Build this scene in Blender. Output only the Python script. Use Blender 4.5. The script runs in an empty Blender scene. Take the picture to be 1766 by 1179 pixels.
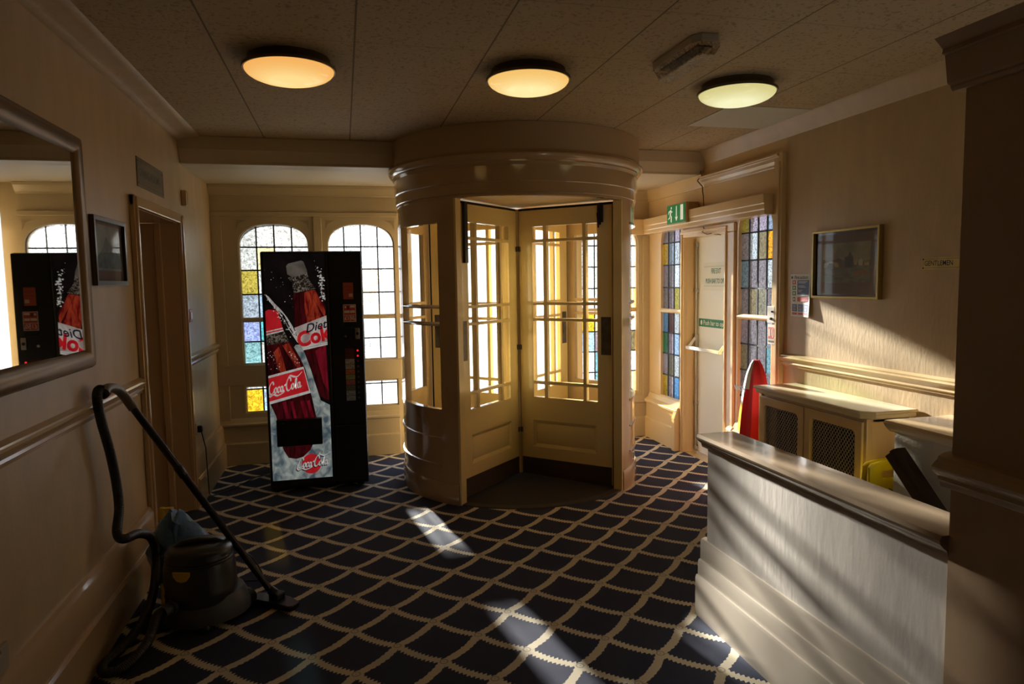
import bpy, bmesh, math, random
from mathutils import Vector, Matrix
random.seed(7)
PI = math.pi; rad = math.radians
sc = bpy.context.scene
COL = sc.collection

# ---------------------------------------------------------------- camera
cd = bpy.data.cameras.new('camera'); cam = bpy.data.objects.new('camera', cd); COL.objects.link(cam)
F, YAW, PITCH, ROLL = 1195.0, rad(13.6), rad(4.93), rad(-0.93)
fw = Vector((math.sin(YAW)*math.cos(PITCH), math.cos(YAW)*math.cos(PITCH), -math.sin(PITCH)))
r0 = Vector((math.cos(YAW), -math.sin(YAW), 0)); u0 = r0.cross(fw)
rr = r0*math.cos(ROLL) + u0*math.sin(ROLL); uu = rr.cross(fw)
M4 = Matrix((rr, uu, -fw)).transposed().to_4x4(); M4.translation = Vector((0, 0, 1.56))
cam.matrix_world = M4
cd.sensor_width = 36; cd.lens = 36*F/1766; cd.clip_start = 0.05; cd.clip_end = 300
sc.camera = cam
# ---------------------------------------------------------------- sky, sun, exposure
sc.view_settings.view_transform = 'Standard'
try: sc.view_settings.look = 'None'
except Exception: pass
sc.view_settings.gamma = 1; sc.view_settings.use_curve_mapping = False
sc.view_settings.exposure = 0.35
w = bpy.data.worlds.new('sky'); sc.world = w; w.use_nodes = True
nt = w.node_tree; nt.nodes.clear()
wo = nt.nodes.new('ShaderNodeOutputWorld'); wb = nt.nodes.new('ShaderNodeBackground')
tc = nt.nodes.new('ShaderNodeTexCoord'); sx = nt.nodes.new('ShaderNodeSeparateXYZ'); cr = nt.nodes.new('ShaderNodeValToRGB')
nt.links.new(tc.outputs['Generated'], sx.inputs[0]); nt.links.new(sx.outputs['Z'], cr.inputs[0])
cr.color_ramp.elements[0].position = 0.0; cr.color_ramp.elements[0].color = (0.90, 0.95, 1.0, 1)
cr.color_ramp.elements[1].position = 0.7; cr.color_ramp.elements[1].color = (0.45, 0.65, 1.0, 1)
nt.links.new(cr.outputs[0], wb.inputs[0]); wb.inputs[1].default_value = 1.9
nt.links.new(wb.outputs[0], wo.inputs[0])
sd = bpy.data.lights.new('sun', 'SUN'); sun = bpy.data.objects.new('sun', sd); COL.objects.link(sun)
sd.energy = 26.0; sd.angle = rad(1.5); sd.color = (1.0, 0.95, 0.86)
sun.location = (0, 12, 8)
sun.rotation_euler = Vector((0.164, -1.0, -0.266)).to_track_quat('-Z', 'Y').to_euler()
cy = sc.cycles
cy.max_bounces = 10; cy.diffuse_bounces = 6; cy.transparent_max_bounces = 24; cy.glossy_bounces = 4
cy.sample_clamp_indirect = 4.0
cy.use_denoising = True

# ---------------------------------------------------------------- materials
MC = {}
def new_mat(name):
    m = bpy.data.materials.new(name); m.use_nodes = True; m.node_tree.nodes.clear()
    return m, m.node_tree
def mat(name, col, rough=0.5, metal=0.0, emit=0.0, bump=0.0, bscale=60.0, var=0.0, vscale=6.0, coat=0.0, stretch=None, spec=0.5):
    if name in MC: return MC[name]
    m, t = new_mat(name); n = t.nodes; L = t.links
    o = n.new('ShaderNodeOutputMaterial'); p = n.new('ShaderNodeBsdfPrincipled'); L.new(p.outputs[0], o.inputs[0])
    p.inputs['Base Color'].default_value = (*col, 1); p.inputs['Roughness'].default_value = rough
    p.inputs['Metallic'].default_value = metal; p.inputs['Coat Weight'].default_value = coat; p.inputs['Coat Roughness'].default_value = 0.08
    p.inputs['Specular IOR Level'].default_value = spec
    tcn = n.new('ShaderNodeTexCoord'); vec = tcn.outputs['Object']
    if stretch:
        mp = n.new('ShaderNodeMapping'); mp.inputs['Scale'].default_value = stretch; L.new(vec, mp.inputs[0]); vec = mp.outputs[0]
    if var:
        nz = n.new('ShaderNodeTexNoise'); nz.inputs['Scale'].default_value = vscale; nz.inputs['Detail'].default_value = 5; L.new(vec, nz.inputs['Vector'])
        mr = n.new('ShaderNodeMapRange'); mr.inputs[1].default_value = 0.3; mr.inputs[2].default_value = 0.7; mr.inputs[3].default_value = 1-var; mr.inputs[4].default_value = 1+var*0.4
        L.new(nz.outputs[0], mr.inputs[0])
        mx = n.new('ShaderNodeVectorMath'); mx.operation = 'SCALE'; mx.inputs[0].default_value = col; L.new(mr.outputs[0], mx.inputs['Scale'])
        L.new(mx.outputs[0], p.inputs['Base Color'])
    if bump:
        nb = n.new('ShaderNodeTexNoise'); nb.inputs['Scale'].default_value = bscale; nb.inputs['Detail'].default_value = 4; L.new(vec, nb.inputs['Vector'])
        b = n.new('ShaderNodeBump'); b.inputs['Strength'].default_value = bump; b.inputs['Distance'].default_value = 0.01
        L.new(nb.outputs[0], b.inputs['Height']); L.new(b.outputs[0], p.inputs['Normal'])
    if emit:
        p.inputs['Emission Color'].default_value = (*col, 1); p.inputs['Emission Strength'].default_value = emit
    MC[name] = m; return m
def glass(name, col, textured=True, haze=0.35, gscale=55.0, tk=0.9):
    if name in MC: return MC[name]
    m, t = new_mat(name); n = t.nodes; L = t.links
    o = n.new('ShaderNodeOutputMaterial')
    tr = n.new('ShaderNodeBsdfTransparent'); gl = n.new('ShaderNodeBsdfGlossy'); gl.inputs['Roughness'].default_value = 0.04
    lw = n.new('ShaderNodeLayerWeight'); lw.inputs[0].default_value = 0.5
    mx = n.new('ShaderNodeMixShader'); mfac = n.new('ShaderNodeMath'); mfac.operation = 'MULTIPLY_ADD'
    pw = n.new('ShaderNodeMath'); pw.operation = 'POWER'; L.new(lw.outputs['Facing'], pw.inputs[0]); pw.inputs[1].default_value = 4.0
    L.new(pw.outputs[0], mfac.inputs[0]); mfac.inputs[1].default_value = 0.6; mfac.inputs[2].default_value = 0.03
    L.new(mfac.outputs[0], mx.inputs[0])
    tr.inputs[0].default_value = (*col, 1)
    base = tr.outputs[0]
    if textured:
        tcn = n.new('ShaderNodeTexCoord'); nz = n.new('ShaderNodeTexNoise'); nz.inputs['Scale'].default_value = gscale; nz.inputs['Detail'].default_value = 2
        nz.inputs['Distortion'].default_value = 1.2
        L.new(tcn.outputs['Object'], nz.inputs['Vector'])
        mr = n.new('ShaderNodeMapRange'); mr.inputs[1].default_value = 0.36; mr.inputs[2].default_value = 0.6; mr.inputs[3].default_value = 0.42; mr.inputs[4].default_value = 1.15
        L.new(nz.outputs[0], mr.inputs[0])
        vm = n.new('ShaderNodeVectorMath'); vm.operation = 'SCALE'; vm.inputs[0].default_value = col; L.new(mr.outputs[0], vm.inputs['Scale'])
        L.new(vm.outputs[0], tr.inputs[0])
        bp = n.new('ShaderNodeBump'); bp.inputs['Strength'].default_value = 0.5; bp.inputs['Distance'].default_value = 0.01
        L.new(nz.outputs[0], bp.inputs['Height']); L.new(bp.outputs[0], gl.inputs['Normal'])
        tl = n.new('ShaderNodeBsdfTranslucent'); v2 = n.new('ShaderNodeVectorMath'); v2.operation = 'SCALE'; L.new(vm.outputs[0], v2.inputs[0]); v2.inputs['Scale'].default_value = tk; L.new(v2.outputs[0], tl.inputs[0])
        m2 = n.new('ShaderNodeMixShader'); m2.inputs[0].default_value = haze
        L.new(tr.outputs[0], m2.inputs[1]); L.new(tl.outputs[0], m2.inputs[2]); base = m2.outputs[0]
    L.new(base, mx.inputs[1]); L.new(gl.outputs[0], mx.inputs[2]); L.new(mx.outputs[0], o.inputs[0])
    MC[name] = m; return m

WALL = mat('wall_paint', (0.58, 0.42, 0.235), 0.42, bump=0.12, bscale=18, var=0.10, vscale=3, stretch=(3, 3, 1))
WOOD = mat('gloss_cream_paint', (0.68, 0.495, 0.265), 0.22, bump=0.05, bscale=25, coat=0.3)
WOODL = mat('gloss_beige_paint', (0.60, 0.42, 0.24), 0.2, bump=0.05, bscale=20, coat=0.4)
DRUM = mat('gloss_tan_paint', (0.49, 0.34, 0.185), 0.13, bump=0.035, bscale=9, coat=0.6)
LEAF = mat('gloss_sun_tinted_cream', (0.79, 0.605, 0.27), 0.2, bump=0.04, bscale=22, coat=0.4)  # cream gloss with the sun's yellow glow put into the colour
BARR = mat('barrier_grey_paint', (0.54, 0.48, 0.43), 0.42, bump=0.10, bscale=14, var=0.08, vscale=5, stretch=(3, 3, 0.8))
SKRT = mat('barrier_skirting_paint', (0.44, 0.375, 0.31), 0.22, bump=0.04, bscale=20, coat=0.4)
CAPM = mat('barrier_cap_paint', (0.34, 0.25, 0.17), 0.15, bump=0.06, bscale=16, coat=0.5)
WHITE = mat('white_gloss_door_paint', (0.86, 0.88, 0.85), 0.3, bump=0.04, bscale=14)
BLACK = mat('black_metal', (0.012, 0.012, 0.013), 0.35, bump=0.02)
BRUSH = mat('black_brush', (0.008, 0.008, 0.008), 0.8)
LEAD = mat('lead_came', (0.03, 0.035, 0.045), 0.5, metal=0.3)
STEEL = mat('brushed_steel', (0.45, 0.43, 0.40), 0.35, metal=0.9)
CHROME = mat('chrome', (0.7, 0.7, 0.7), 0.12, metal=1)
BRASS = mat('brass', (0.72, 0.56, 0.22), 0.45, metal=0.15, var=0.2, vscale=12)
BRASSD = mat('dark_brass', (0.16, 0.13, 0.07), 0.4, metal=0.5, var=0.2, vscale=10)
INK = mat('dark_ink', (0.03, 0.025, 0.02), 0.6)
CLEAR = glass('clear_glass', (0.93, 0.95, 0.95), textured=False)

# carpet: navy diamonds between cream garlands
def carpet():
    m, t = new_mat('diamond_carpet'); n = t.nodes; L = t.links
    def N(op, a, b=None, c=None):
        x = n.new('ShaderNodeMath'); x.operation = op
        for i, v in enumerate((a, b, c)):
            if v is None: continue
            if isinstance(v, (int, float)): x.inputs[i].default_value = v
            else: L.new(v, x.inputs[i])
        return x.outputs[0]
    g = n.new('ShaderNodeNewGeometry'); s = n.new('ShaderNodeSeparateXYZ'); L.new(g.outputs['Position'], s.inputs[0])
    p = 0.1776
    X = N('DIVIDE', N('SUBTRACT', s.outputs[0], 0.884), p); Y = N('DIVIDE', N('SUBTRACT', s.outputs[1], 2.919), p)
    a = N('MULTIPLY', N('ADD', X, Y), 0.5); b = N('MULTIPLY', N('SUBTRACT', X, Y), 0.5)
    def sag(v):      # 0 at the knots, 1 mid-way, slightly ogee
        f = N('FRACT', v); return N('MULTIPLY', N('MULTIPLY', f, N('SUBTRACT', 1.0, f)), 4.0)
    K = 0.07
    bA = N('SUBTRACT', b, N('MULTIPLY', sag(a), K))      # garland along a
    aB = N('ADD', a, N('MULTIPLY', sag(b), K))
    def dist(v):
        return N('ABSOLUTE', N('SUBTRACT', N('FRACT', N('ADD', v, 0.5)), 0.5))
    nz = n.new('ShaderNodeTexNoise'); nz.inputs['Scale'].default_value = 60; L.new(g.outputs['Position'], nz.inputs['Vector'])
    jit = N('MULTIPLY', N('SUBTRACT', nz.outputs[0], 0.5), 0.05)
    tooth = N('MULTIPLY', N('SUBTRACT', N('PINGPONG', N('MULTIPLY', b, 26.0), 1.0), 0.5), 0.055)
    tooth2 = N('MULTIPLY', N('SUBTRACT', N('PINGPONG', N('MULTIPLY', a, 18.0), 1.0), 0.5), 0.012)
    hwB = N('ADD', N('ADD', 0.074, jit), tooth); hwA = N('ADD', N('ADD', 0.076, jit), tooth2)
    def soft(d, h):
        mr = n.new('ShaderNodeMapRange'); L.new(N('SUBTRACT', d, h), mr.inputs[0])
        mr.inputs[1].default_value = -0.006; mr.inputs[2].default_value = 0.006; mr.inputs[3].default_value = 1; mr.inputs[4].default_value = 0
        return mr.outputs[0]
    mask = N('MAXIMUM', soft(dist(bA), hwA), soft(dist(aB), hwB))
    # small rosette ring at each knot
    rd = N('SQRT', N('ADD', N('POWER', dist(a), 2.0), N('POWER', dist(b), 2.0)))
    ring = N('MAXIMUM', soft(N('ABSOLUTE', N('SUBTRACT', rd, 0.062)), 0.010), soft(rd, 0.012))
    ring = N('MULTIPLY', ring, 0.55)
    mx = n.new('ShaderNodeMix'); mx.data_type = 'RGBA'; L.new(mask, mx.inputs[0])
    pile = n.new('ShaderNodeTexNoise'); pile.inputs['Scale'].default_value = 420; L.new(g.outputs['Position'], pile.inputs['Vector'])
    big = n.new('ShaderNodeTexNoise'); big.inputs['Scale'].default_value = 9; big.inputs['Detail'].default_value = 4; L.new(g.outputs['Position'], big.inputs['Vector'])
    def tint(c0, c1, fac):
        x = n.new('ShaderNodeMix'); x.data_type = 'RGBA'; L.new(fac, x.inputs[0]); x.inputs[6].default_value = (*c0, 1); x.inputs[7].default_value = (*c1, 1); return x.outputs[2]
    L.new(tint((0.009, 0.012, 0.040), (0.020, 0.026, 0.070), N('MULTIPLY', N('ADD', pile.outputs[0], big.outputs[0]), 0.5)), mx.inputs[6])
    L.new(tint((0.56, 0.48, 0.34), (0.82, 0.73, 0.55), pile.outputs[0]), mx.inputs[7])
    m2 = n.new('ShaderNodeMix'); m2.data_type = 'RGBA'; L.new(N('MULTIPLY', ring, mask), m2.inputs[0]); L.new(mx.outputs[2], m2.inputs[6]); m2.inputs[7].default_value = (0.05, 0.045, 0.05, 1)
    pr = n.new('ShaderNodeBsdfPrincipled'); pr.inputs['Roughness'].default_value = 0.85; pr.inputs['Specular IOR Level'].default_value = 0.25
    pr.inputs['Sheen Weight'].default_value = 0.06; pr.inputs['Sheen Roughness'].default_value = 0.5
    L.new(m2.outputs[2], pr.inputs['Base Color'])
    bp = n.new('ShaderNodeBump'); bp.inputs['Strength'].default_value = 0.6; bp.inputs['Distance'].default_value = 0.004; L.new(pile.outputs[0], bp.inputs['Height']); L.new(bp.outputs[0], pr.inputs['Normal'])
    o = n.new('ShaderNodeOutputMaterial'); L.new(pr.outputs[0], o.inputs[0]); return m
CARPET = carpet()
def ceiling_mat():
    m, t = new_mat('fissured_ceiling_tile'); n = t.nodes; L = t.links
    def N(op, a, b=None):
        x = n.new('ShaderNodeMath'); x.operation = op
        for i, v in enumerate((a, b)):
            if v is None: continue
            if isinstance(v, (int, float)): x.inputs[i].default_value = v
            else: L.new(v, x.inputs[i])
        return x.outputs[0]
    g = n.new('ShaderNodeNewGeometry'); s = n.new('ShaderNodeSeparateXYZ'); L.new(g.outputs['Position'], s.inputs[0])
    u = N('DIVIDE', N('SUBTRACT', s.outputs[0], 0.087), 0.592); v = N('DIVIDE', N('SUBTRACT', s.outputs[1], 3.185), 0.585)
    def d(x): return N('ABSOLUTE', N('SUBTRACT', N('FRACT', N('ADD', x, 0.5)), 0.5))
    seam = N('MAXIMUM', N('LESS_THAN', d(u), 0.007), N('MULTIPLY', N('LESS_THAN', d(v), 0.004), 0.6))
    vo = n.new('ShaderNodeTexVoronoi'); vo.inputs['Scale'].default_value = 45; L.new(g.outputs['Position'], vo.inputs['Vector'])
    nz = n.new('ShaderNodeTexNoise'); nz.inputs['Scale'].default_value = 60; nz.inputs['Detail'].default_value = 6; L.new(g.outputs['Position'], nz.inputs['Vector'])
    pit = N('LESS_THAN', nz.outputs[0], 0.40)
    mx = n.new('ShaderNodeMix'); mx.data_type = 'RGBA'; L.new(N('MAXIMUM', N('MULTIPLY', seam, 0.75), N('MULTIPLY', pit, 0.4)), mx.inputs[0])
    mx.inputs[6].default_value = (0.50, 0.385, 0.235, 1); mx.inputs[7].default_value = (0.10, 0.07, 0.04, 1)
    pr = n.new('ShaderNodeBsdfPrincipled'); pr.inputs['Roughness'].default_value = 0.8; pr.inputs['Specular IOR Level'].default_value = 0.2; L.new(mx.outputs[2], pr.inputs['Base Color'])
    bp = n.new('ShaderNodeBump'); bp.inputs['Strength'].default_value = 0.5; bp.inputs['Distance'].default_value = 0.004
    L.new(N('SUBTRACT', nz.outputs[0], N('MULTIPLY', seam, 0.5)), bp.inputs['Height']); L.new(bp.outputs[0], pr.inputs['Normal'])
    o = n.new('ShaderNodeOutputMaterial'); L.new(pr.outputs[0], o.inputs[0]); return m
CEIL = ceiling_mat()

# ---------------------------------------------------------------- mesh builder
class MB:
    def __init__(s): s.v = []; s.f = []; s.m = []
    def add(s, vs, fs, mi=0, mx=None):
        b = len(s.v)
        s.v += [tuple(mx @ Vector(p)) if mx else tuple(p) for p in vs]
        s.f += [tuple(b+i for i in f) for f in fs]; s.m += [mi]*len(fs)
        return s
    def box(s, x0, x1, y0, y1, z0, z1, mi=0, mx=None):
        vs = [(x, y, z) for z in (z0, z1) for y in (y0, y1) for x in (x0, x1)]
        return s.add(vs, [(0, 2, 3, 1), (4, 5, 7, 6), (0, 1, 5, 4), (2, 6, 7, 3), (0, 4, 6, 2), (1, 3, 7, 5)], mi, mx)
    def prism(s, prof, axis, a, b, mi=0, mx=None):
        """prof: (p,q) pairs; axis y -> (x,z), axis x -> (y,z), axis z -> (x,y)"""
        def P(p, t): return {'y': (p[0], t, p[1]), 'x': (t, p[0], p[1]), 'z': (p[0], p[1], t)}[axis]
        n = len(prof); vs = [P(p, a) for p in prof] + [P(p, b) for p in prof]
        fs = [(i, (i+1) % n, n+(i+1) % n, n+i) for i in range(n)] + [tuple(range(n-1, -1, -1)), tuple(range(n, 2*n))]
        return s.add(vs, fs, mi, mx)
    def arc(s, prof, cx, cy, a0, a1, n=32, mi=0, full=False):
        """closed (r,z) profile swept about a vertical axis"""
        k = len(prof); vs = []; fs = []
        cnt = n if full else n+1
        for i in range(cnt):
            a = a0+(a1-a0)*i/n
            for r, z in prof: vs.append((cx+r*math.cos(a), cy+r*math.sin(a), z))
        for i in range(n):
            i2 = (i+1) % cnt
            for j in range(k):
                j2 = (j+1) % k; fs.append((i*k+j, i2*k+j, i2*k+j2, i*k+j2))
        if not full: fs += [tuple(range(k)), tuple(range(n*k+k-1, n*k-1, -1))]
        return s.add(vs, fs, mi)
    def lathe(s, prof, c, n=32, mi=0, mx=None):
        """open (r,z) profile, poles closed"""
        vs = []; fs = []; k = len(prof)
        for i in range(n):
            a = 2*PI*i/n
            for r, z in prof: vs.append((c[0]+r*math.cos(a), c[1]+r*math.sin(a), c[2]+z))
        for i in range(n):
            i2 = (i+1) % n
            for j in range(k-1): fs.append((i*k+j, i2*k+j, i2*k+j+1, i*k+j+1))
        fs += [tuple(i*k for i in range(n-1, -1, -1)), tuple(i*k+k-1 for i in range(n))]
        return s.add(vs, fs, mi, mx)
    def tube(s, path, r, n=10, mi=0, closed=False):
        P = [Vector(p) for p in path]; vs = []; fs = []; m = len(P)
        up = Vector((0, 0, 1))
        rs = r if isinstance(r, (list, tuple)) else [r]*m
        prev = None
        for i, p in enumerate(P):
            t = (P[min(i+1, m-1)]-P[max(i-1, 0)]).normalized()
            if prev is None:
                a = t.orthogonal().normalized()
            else:
                a = (prev - t*prev.dot(t)).normalized()
            prev = a; b = t.cross(a)
            for k in range(n):
                q = 2*PI*k/n; vs.append(tuple(p+(a*math.cos(q)+b*math.sin(q))*rs[i]))
        for i in range(m-1):
            for k in range(n):
                k2 = (k+1) % n; fs.append((i*n+k, i*n+k2, (i+1)*n+k2, (i+1)*n+k))
        fs += [tuple(range(n-1, -1, -1)), tuple((m-1)*n+k for k in range(n))]
        return s.add(vs, fs, mi)
    def build(s, name, mats, parent=None, smooth=0, bevel=0, seg=2, loc=None, rot=None, weld=False):
        me = bpy.data.meshes.new(name); me.from_pydata(s.v, [], s.f)
        if not isinstance(mats, (list, tuple)): mats = [mats]
        for m in mats: me.materials.append(m)
        for p, i in zip(me.polygons, s.m): p.material_index = i
        bm = bmesh.new(); bm.from_mesh(me)
        if weld: bmesh.ops.remove_doubles(bm, verts=bm.verts, dist=1e-5)
        bmesh.ops.recalc_face_normals(bm, faces=bm.faces); bm.to_mesh(me); bm.free()
        if smooth:
            for p in me.polygons: p.use_smooth = True
            try: me.set_sharp_from_angle(angle=rad(smooth))
            except Exception: pass
        o = bpy.data.objects.new(name, me); COL.objects.link(o)
        if bevel:
            b = o.modifiers.new('bevel', 'BEVEL'); b.width = bevel; b.segments = seg; b.limit_method = 'ANGLE'; b.angle_limit = rad(40)
        if loc: o.location = loc
        if rot: o.rotation_euler = rot
        if parent: attach(o, parent)
        return o
def attach(o, parent):
    """parent while keeping the coordinates given in the world frame (parents are placed without scale)"""
    o.parent = parent; o.matrix_parent_inverse = (wm(parent)).inverted()
def wm(o):
    m = Matrix.LocRotScale(o.location, o.rotation_euler, o.scale)
    if o.parent: m = wm(o.parent) @ o.matrix_parent_inverse @ m
    return m
def thing(name, label, cat, loc=(0, 0, 0), group=None):
    o = bpy.data.objects.new(name, None); COL.objects.link(o); o.location = loc; o.empty_display_size = 0.1
    o['label'] = label; o['category'] = cat; o['kind'] = 'thing'
    if group: o['group'] = group
    return o
def tag(o, label, cat, group=None):
    o['label'] = label; o['category'] = cat; o['kind'] = 'thing'
    if group: o['group'] = group
    return o
def struct(o, label=None):
    o['kind'] = 'structure'
    if label: o['label'] = label
    return o
def semp(name, loc, label=None):
    o = bpy.data.objects.new(name, None); COL.objects.link(o); o.location = loc; o.empty_display_size = 0.1
    return struct(o, label)

def flat_geo(outer, holes=(), th=0.02, bev=0.0):
    """2-D outline with holes as a solid plate: verts (x,y,z) z in +-th/2"""
    cu = bpy.data.curves.new('tmp', 'CURVE'); cu.dimensions = '2D'; cu.fill_mode = 'BOTH'; cu.extrude = 0.0 if th < 0.0015 else max(th/2-bev, 1e-5); cu.bevel_depth = bev; cu.bevel_resolution = 1; cu.offset = -bev
    for pts in [outer]+list(holes):
        sp = cu.splines.new('POLY'); sp.points.add(len(pts)-1); sp.use_cyclic_u = True
        for q, p in zip(sp.points, pts): q.co = (p[0], p[1], 0, 1)
    return geo_from(cu)
def geo_from(cu):
    ob = bpy.data.objects.new('tmp', cu); COL.objects.link(ob)
    dg = bpy.context.evaluated_depsgraph_get(); me = bpy.data.meshes.new_from_object(ob.evaluated_get(dg))
    vs = [tuple(v.co) for v in me.vertices]; fs = [tuple(p.vertices) for p in me.polygons]
    bpy.data.objects.remove(ob); bpy.data.curves.remove(cu); bpy.data.meshes.remove(me)
    return vs, fs
def text_geo(txt, size, shear=0, bold=0.0, th=0.0, xs=1.0, align='CENTER'):
    cu = bpy.data.curves.new('tmp', 'FONT'); cu.body = txt; cu.size = size; cu.shear = shear; cu.offset = bold; cu.extrude = th
    cu.align_x = align; cu.align_y = 'CENTER'; cu.resolution_u = 3
    vs, fs = geo_from(cu)
    return [(x*xs, y, z) for x, y, z in vs], fs
def rect(x0, x1, y0, y1): return [(x0, y0), (x1, y0), (x1, y1), (x0, y1)]
def rrect(x0, x1, y0, y1, r, n=4):
    out = []
    for cx, cy_, a in ((x1-r, y0+r, -90), (x1-r, y1-r, 0), (x0+r, y1-r, 90), (x0+r, y0+r, 180)):
        for i in range(n+1): q = rad(a+90*i/n); out.append((cx+r*math.cos(q), cy_+r*math.sin(q)))
    return out
# frames: map local (u, v, depth) to the world
def on_back(y): return Matrix(((1, 0, 0, 0), (0, 0, -1, y), (0, 1, 0, 0), (0, 0, 0, 1)))       # faces -y ; u=x v=z depth-> -y
def on_right(x): return Matrix(((0, 0, -1, x), (-1, 0, 0, 0), (0, 1, 0, 0), (0, 0, 0, 1)))       # faces -x ; u=-y v=z
def on_left(x): return Matrix(((0, 0, 1, x), (1, 0, 0, 0), (0, 1, 0, 0), (0, 0, 0, 1)))          # faces +x ; u=y v=z

# ================================================================= ROOM SHELL
XL, XR, YB, YN, ZC = -1.08, 2.96, 6.40, -2.6, 2.61
# floor with the stair opening (x 1.73..2.58, y < 2.72)
m = MB()
SX0, SX1, SY = 1.73, 2.58, 2.72
for a, b, c, d in ((XL-1.3, SX0, YN, 6.45), (SX0, SX1, SY, 6.45), (SX1, XR+0.25, YN, 6.45), (SX0, SX1, YN, -0.2)):
    m.box(a, b, c, d, -0.12, 0)
struct(m.build('floor', CARPET))
m = MB(); m.box(XL-1.3, XR+0.3, YN, 5.34, ZC, ZC+0.1)
struct(m.build('ceiling', CEIL))
m = MB(); m.box(2.33, 2.905, 3.875, 4.43, ZC-0.004, ZC+0.001)
PALE = mat('pale_ceiling_tile', (0.60, 0.58, 0.48), 0.7, bump=0.3, bscale=150)  # one ceiling tile in a paler tone
struct(m.build('trim_1', PALE), 'paler tile in the ceiling above the fire exit')
# lowered soffit over the window bay, and its beam face
SOF = mat('soffit_paint', (0.60, 0.50, 0.34), 0.5, bump=0.08, bscale=20)
m = MB(); m.box(XL-0.1, XR+0.2, 5.46, 6.6, 2.425, 2.9)
m.box(XL-0.1, XR+0.2, 5.34, 5.47, 2.445, 2.9)
m.prism([(5.34, 2.425), (5.34, 2.445), (5.30, 2.52), (5.295, 2.61), (5.36, 2.61), (5.48, 2.425)], 'x', XL, XR+0.1)
struct(m.build('trim_2', SOF, bevel=0.006), 'boxed beam and low soffit over the window bay')

# left wall, pieced round the doorway
DY0, DY1, DZ = 4.15, 5.15, 1.995
m = MB()
m.box(XL-0.12, XL, YN, DY0, 0, ZC); m.box(XL-0.12, XL, DY1, 6.5, 0, ZC); m.box(XL-0.12, XL, DY0, DY1, DZ, ZC)
struct(m.build('wall_left', WALL))
# cove along both walls
m = MB(); m.prism([(XL, 2.575), (XL+0.02, 2.575), (XL+0.035, 2.585), (XL+0.06, 2.592), (XL+0.115, 2.598), (XL+0.135, 2.600), (XL+0.15, ZC), (XL, ZC)], 'y', YN, 5.34)
struct(m.build('trim_3', WALL, smooth=40), 'plaster cove along the left wall')
m = MB(); m.prism([(XR, 2.505), (XR-0.006, 2.515), (XR-0.03, 2.57), (XR-0.055, 2.598), (XR-0.06, ZC), (XR, ZC)], 'y', YN, 5.34)
struct(m.build('trim_4', WALL, smooth=40), 'plaster cove along the right wall')
# dado rails and skirting, left
DADO = [(0, 1.0), (0.012, 1.0), (0.014, 1.012), (0.022, 1.018), (0.018, 1.028), (0.030, 1.045), (0.034, 1.056), (0.026, 1.064), (0.026, 1.072), (0.0, 1.082)]
def dado_l(y0, y1): m.prism([(XL+a, z) for a, z in DADO], 'y', y0, y1)
m = MB(); dado_l(YN, 4.065); dado_l(5.24, 6.40)
struct(m.build('trim_5', WOODL, smooth=35), 'moulded dado rail on the left wall')
SK = [(0, 0), (0.045, 0), (0.045, 0.185), (0.036, 0.197), (0.030, 0.197), (0.030, 0.335), (0.022, 0.35), (0.016, 0.366), (0, 0.372)]
m = MB()
for a, b in ((YN, 4.065), (5.24, 6.40)): m.prism([(XL+p, z) for p, z in SK], 'y', a, b)
struct(m.build('baseboard_left', WOODL, smooth=30))
# doorway in the left wall
dr = semp('door_1', (XL, 4.65, 0), 'recessed brown-cream doorway in the left wall')
m = MB()
arch = [(XL, 0), (XL+0.012, 0), (XL+0.03, 0.012), (XL+0.03, 0.03)]
for a, b in ((DY0-0.085, DY0), (DY1, DY1+0.09)):
    m.box(XL, XL+0.028, a, b, 0, DZ+0.06); m.box(XL, XL+0.04, a+0.01, a+0.035, 0, DZ+0.05)
m.box(XL, XL+0.03, DY0-0.085, DY1+0.09, DZ, DZ+0.06)
m.build('door_frame', WOODL, dr, bevel=0.006)
m = MB(); m.box(XL-0.34, XL, DY1-0.001, DY1+0.02, 0, DZ); m.box(XL-0.34, XL, DY0-0.02, DY0+0.001, 0, DZ); m.box(XL-0.34, XL, DY0, DY1, DZ-0.001, DZ+0.02)
m.box(XL-0.34, XL-0.30, DY1-0.03, DY1, 0, DZ)
m.build('door_lining', WOODL, dr, bevel=0.004)
m = MB(); m.box(XL-0.36, XL-0.32, DY0-0.02, DY1, 0.02, DZ); m.build('door_leaf', mat('brown_door_paint', (0.40, 0.28, 0.17), 0.4, bump=0.05), dr, bevel=0.003)
m = MB(); m.box(XL-0.14, XL-0.10, DY1-0.03, DY1+0.01, 0, DZ); m.build('door_stop', WOODL, dr, bevel=0.004)

# ---- far wall
AW = 0.295
WIN = [(-0.572, 'a'), (0.17, 'b'), (2.55, 'c')]        # centres on the far wall
def arch_pts(cx, z0, zs=1.90, h=0.20, w=AW, n=20):
    pts = [(cx-w, z0), (cx+w, z0)]
    for i in range(n+1):
        a = PI*i/n; c, s_ = math.cos(a), math.sin(a)
        pts.append((cx+w*math.copysign(abs(c)**0.85, c), zs+h*abs(s_)**0.8))
    return pts
holes = []
for cx, k_ in WIN: holes += [arch_pts(cx, 0.45)] if k_ == 'c' else [arch_pts(cx, 0.885), rect(cx-AW, cx+AW, 0.45, 0.69)]
holes.append(rect(0.62, 2.10, 0.001, 2.20))
vs, fs = flat_geo(rect(XL-0.1, XR+0.1, 0, 2.75), holes, 0.12, 0)
m = MB(); m.add(vs, fs, 0, on_back(YB+0.06))
WOODB = mat('window_wall_shaded_cream', (0.50, 0.405, 0.26), 0.25, bump=0.05, bscale=25, coat=0.3)  # darker copy of the cream gloss; the bay's shade is in its colour
struct(m.build('wall_back', WOODB))
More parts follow.
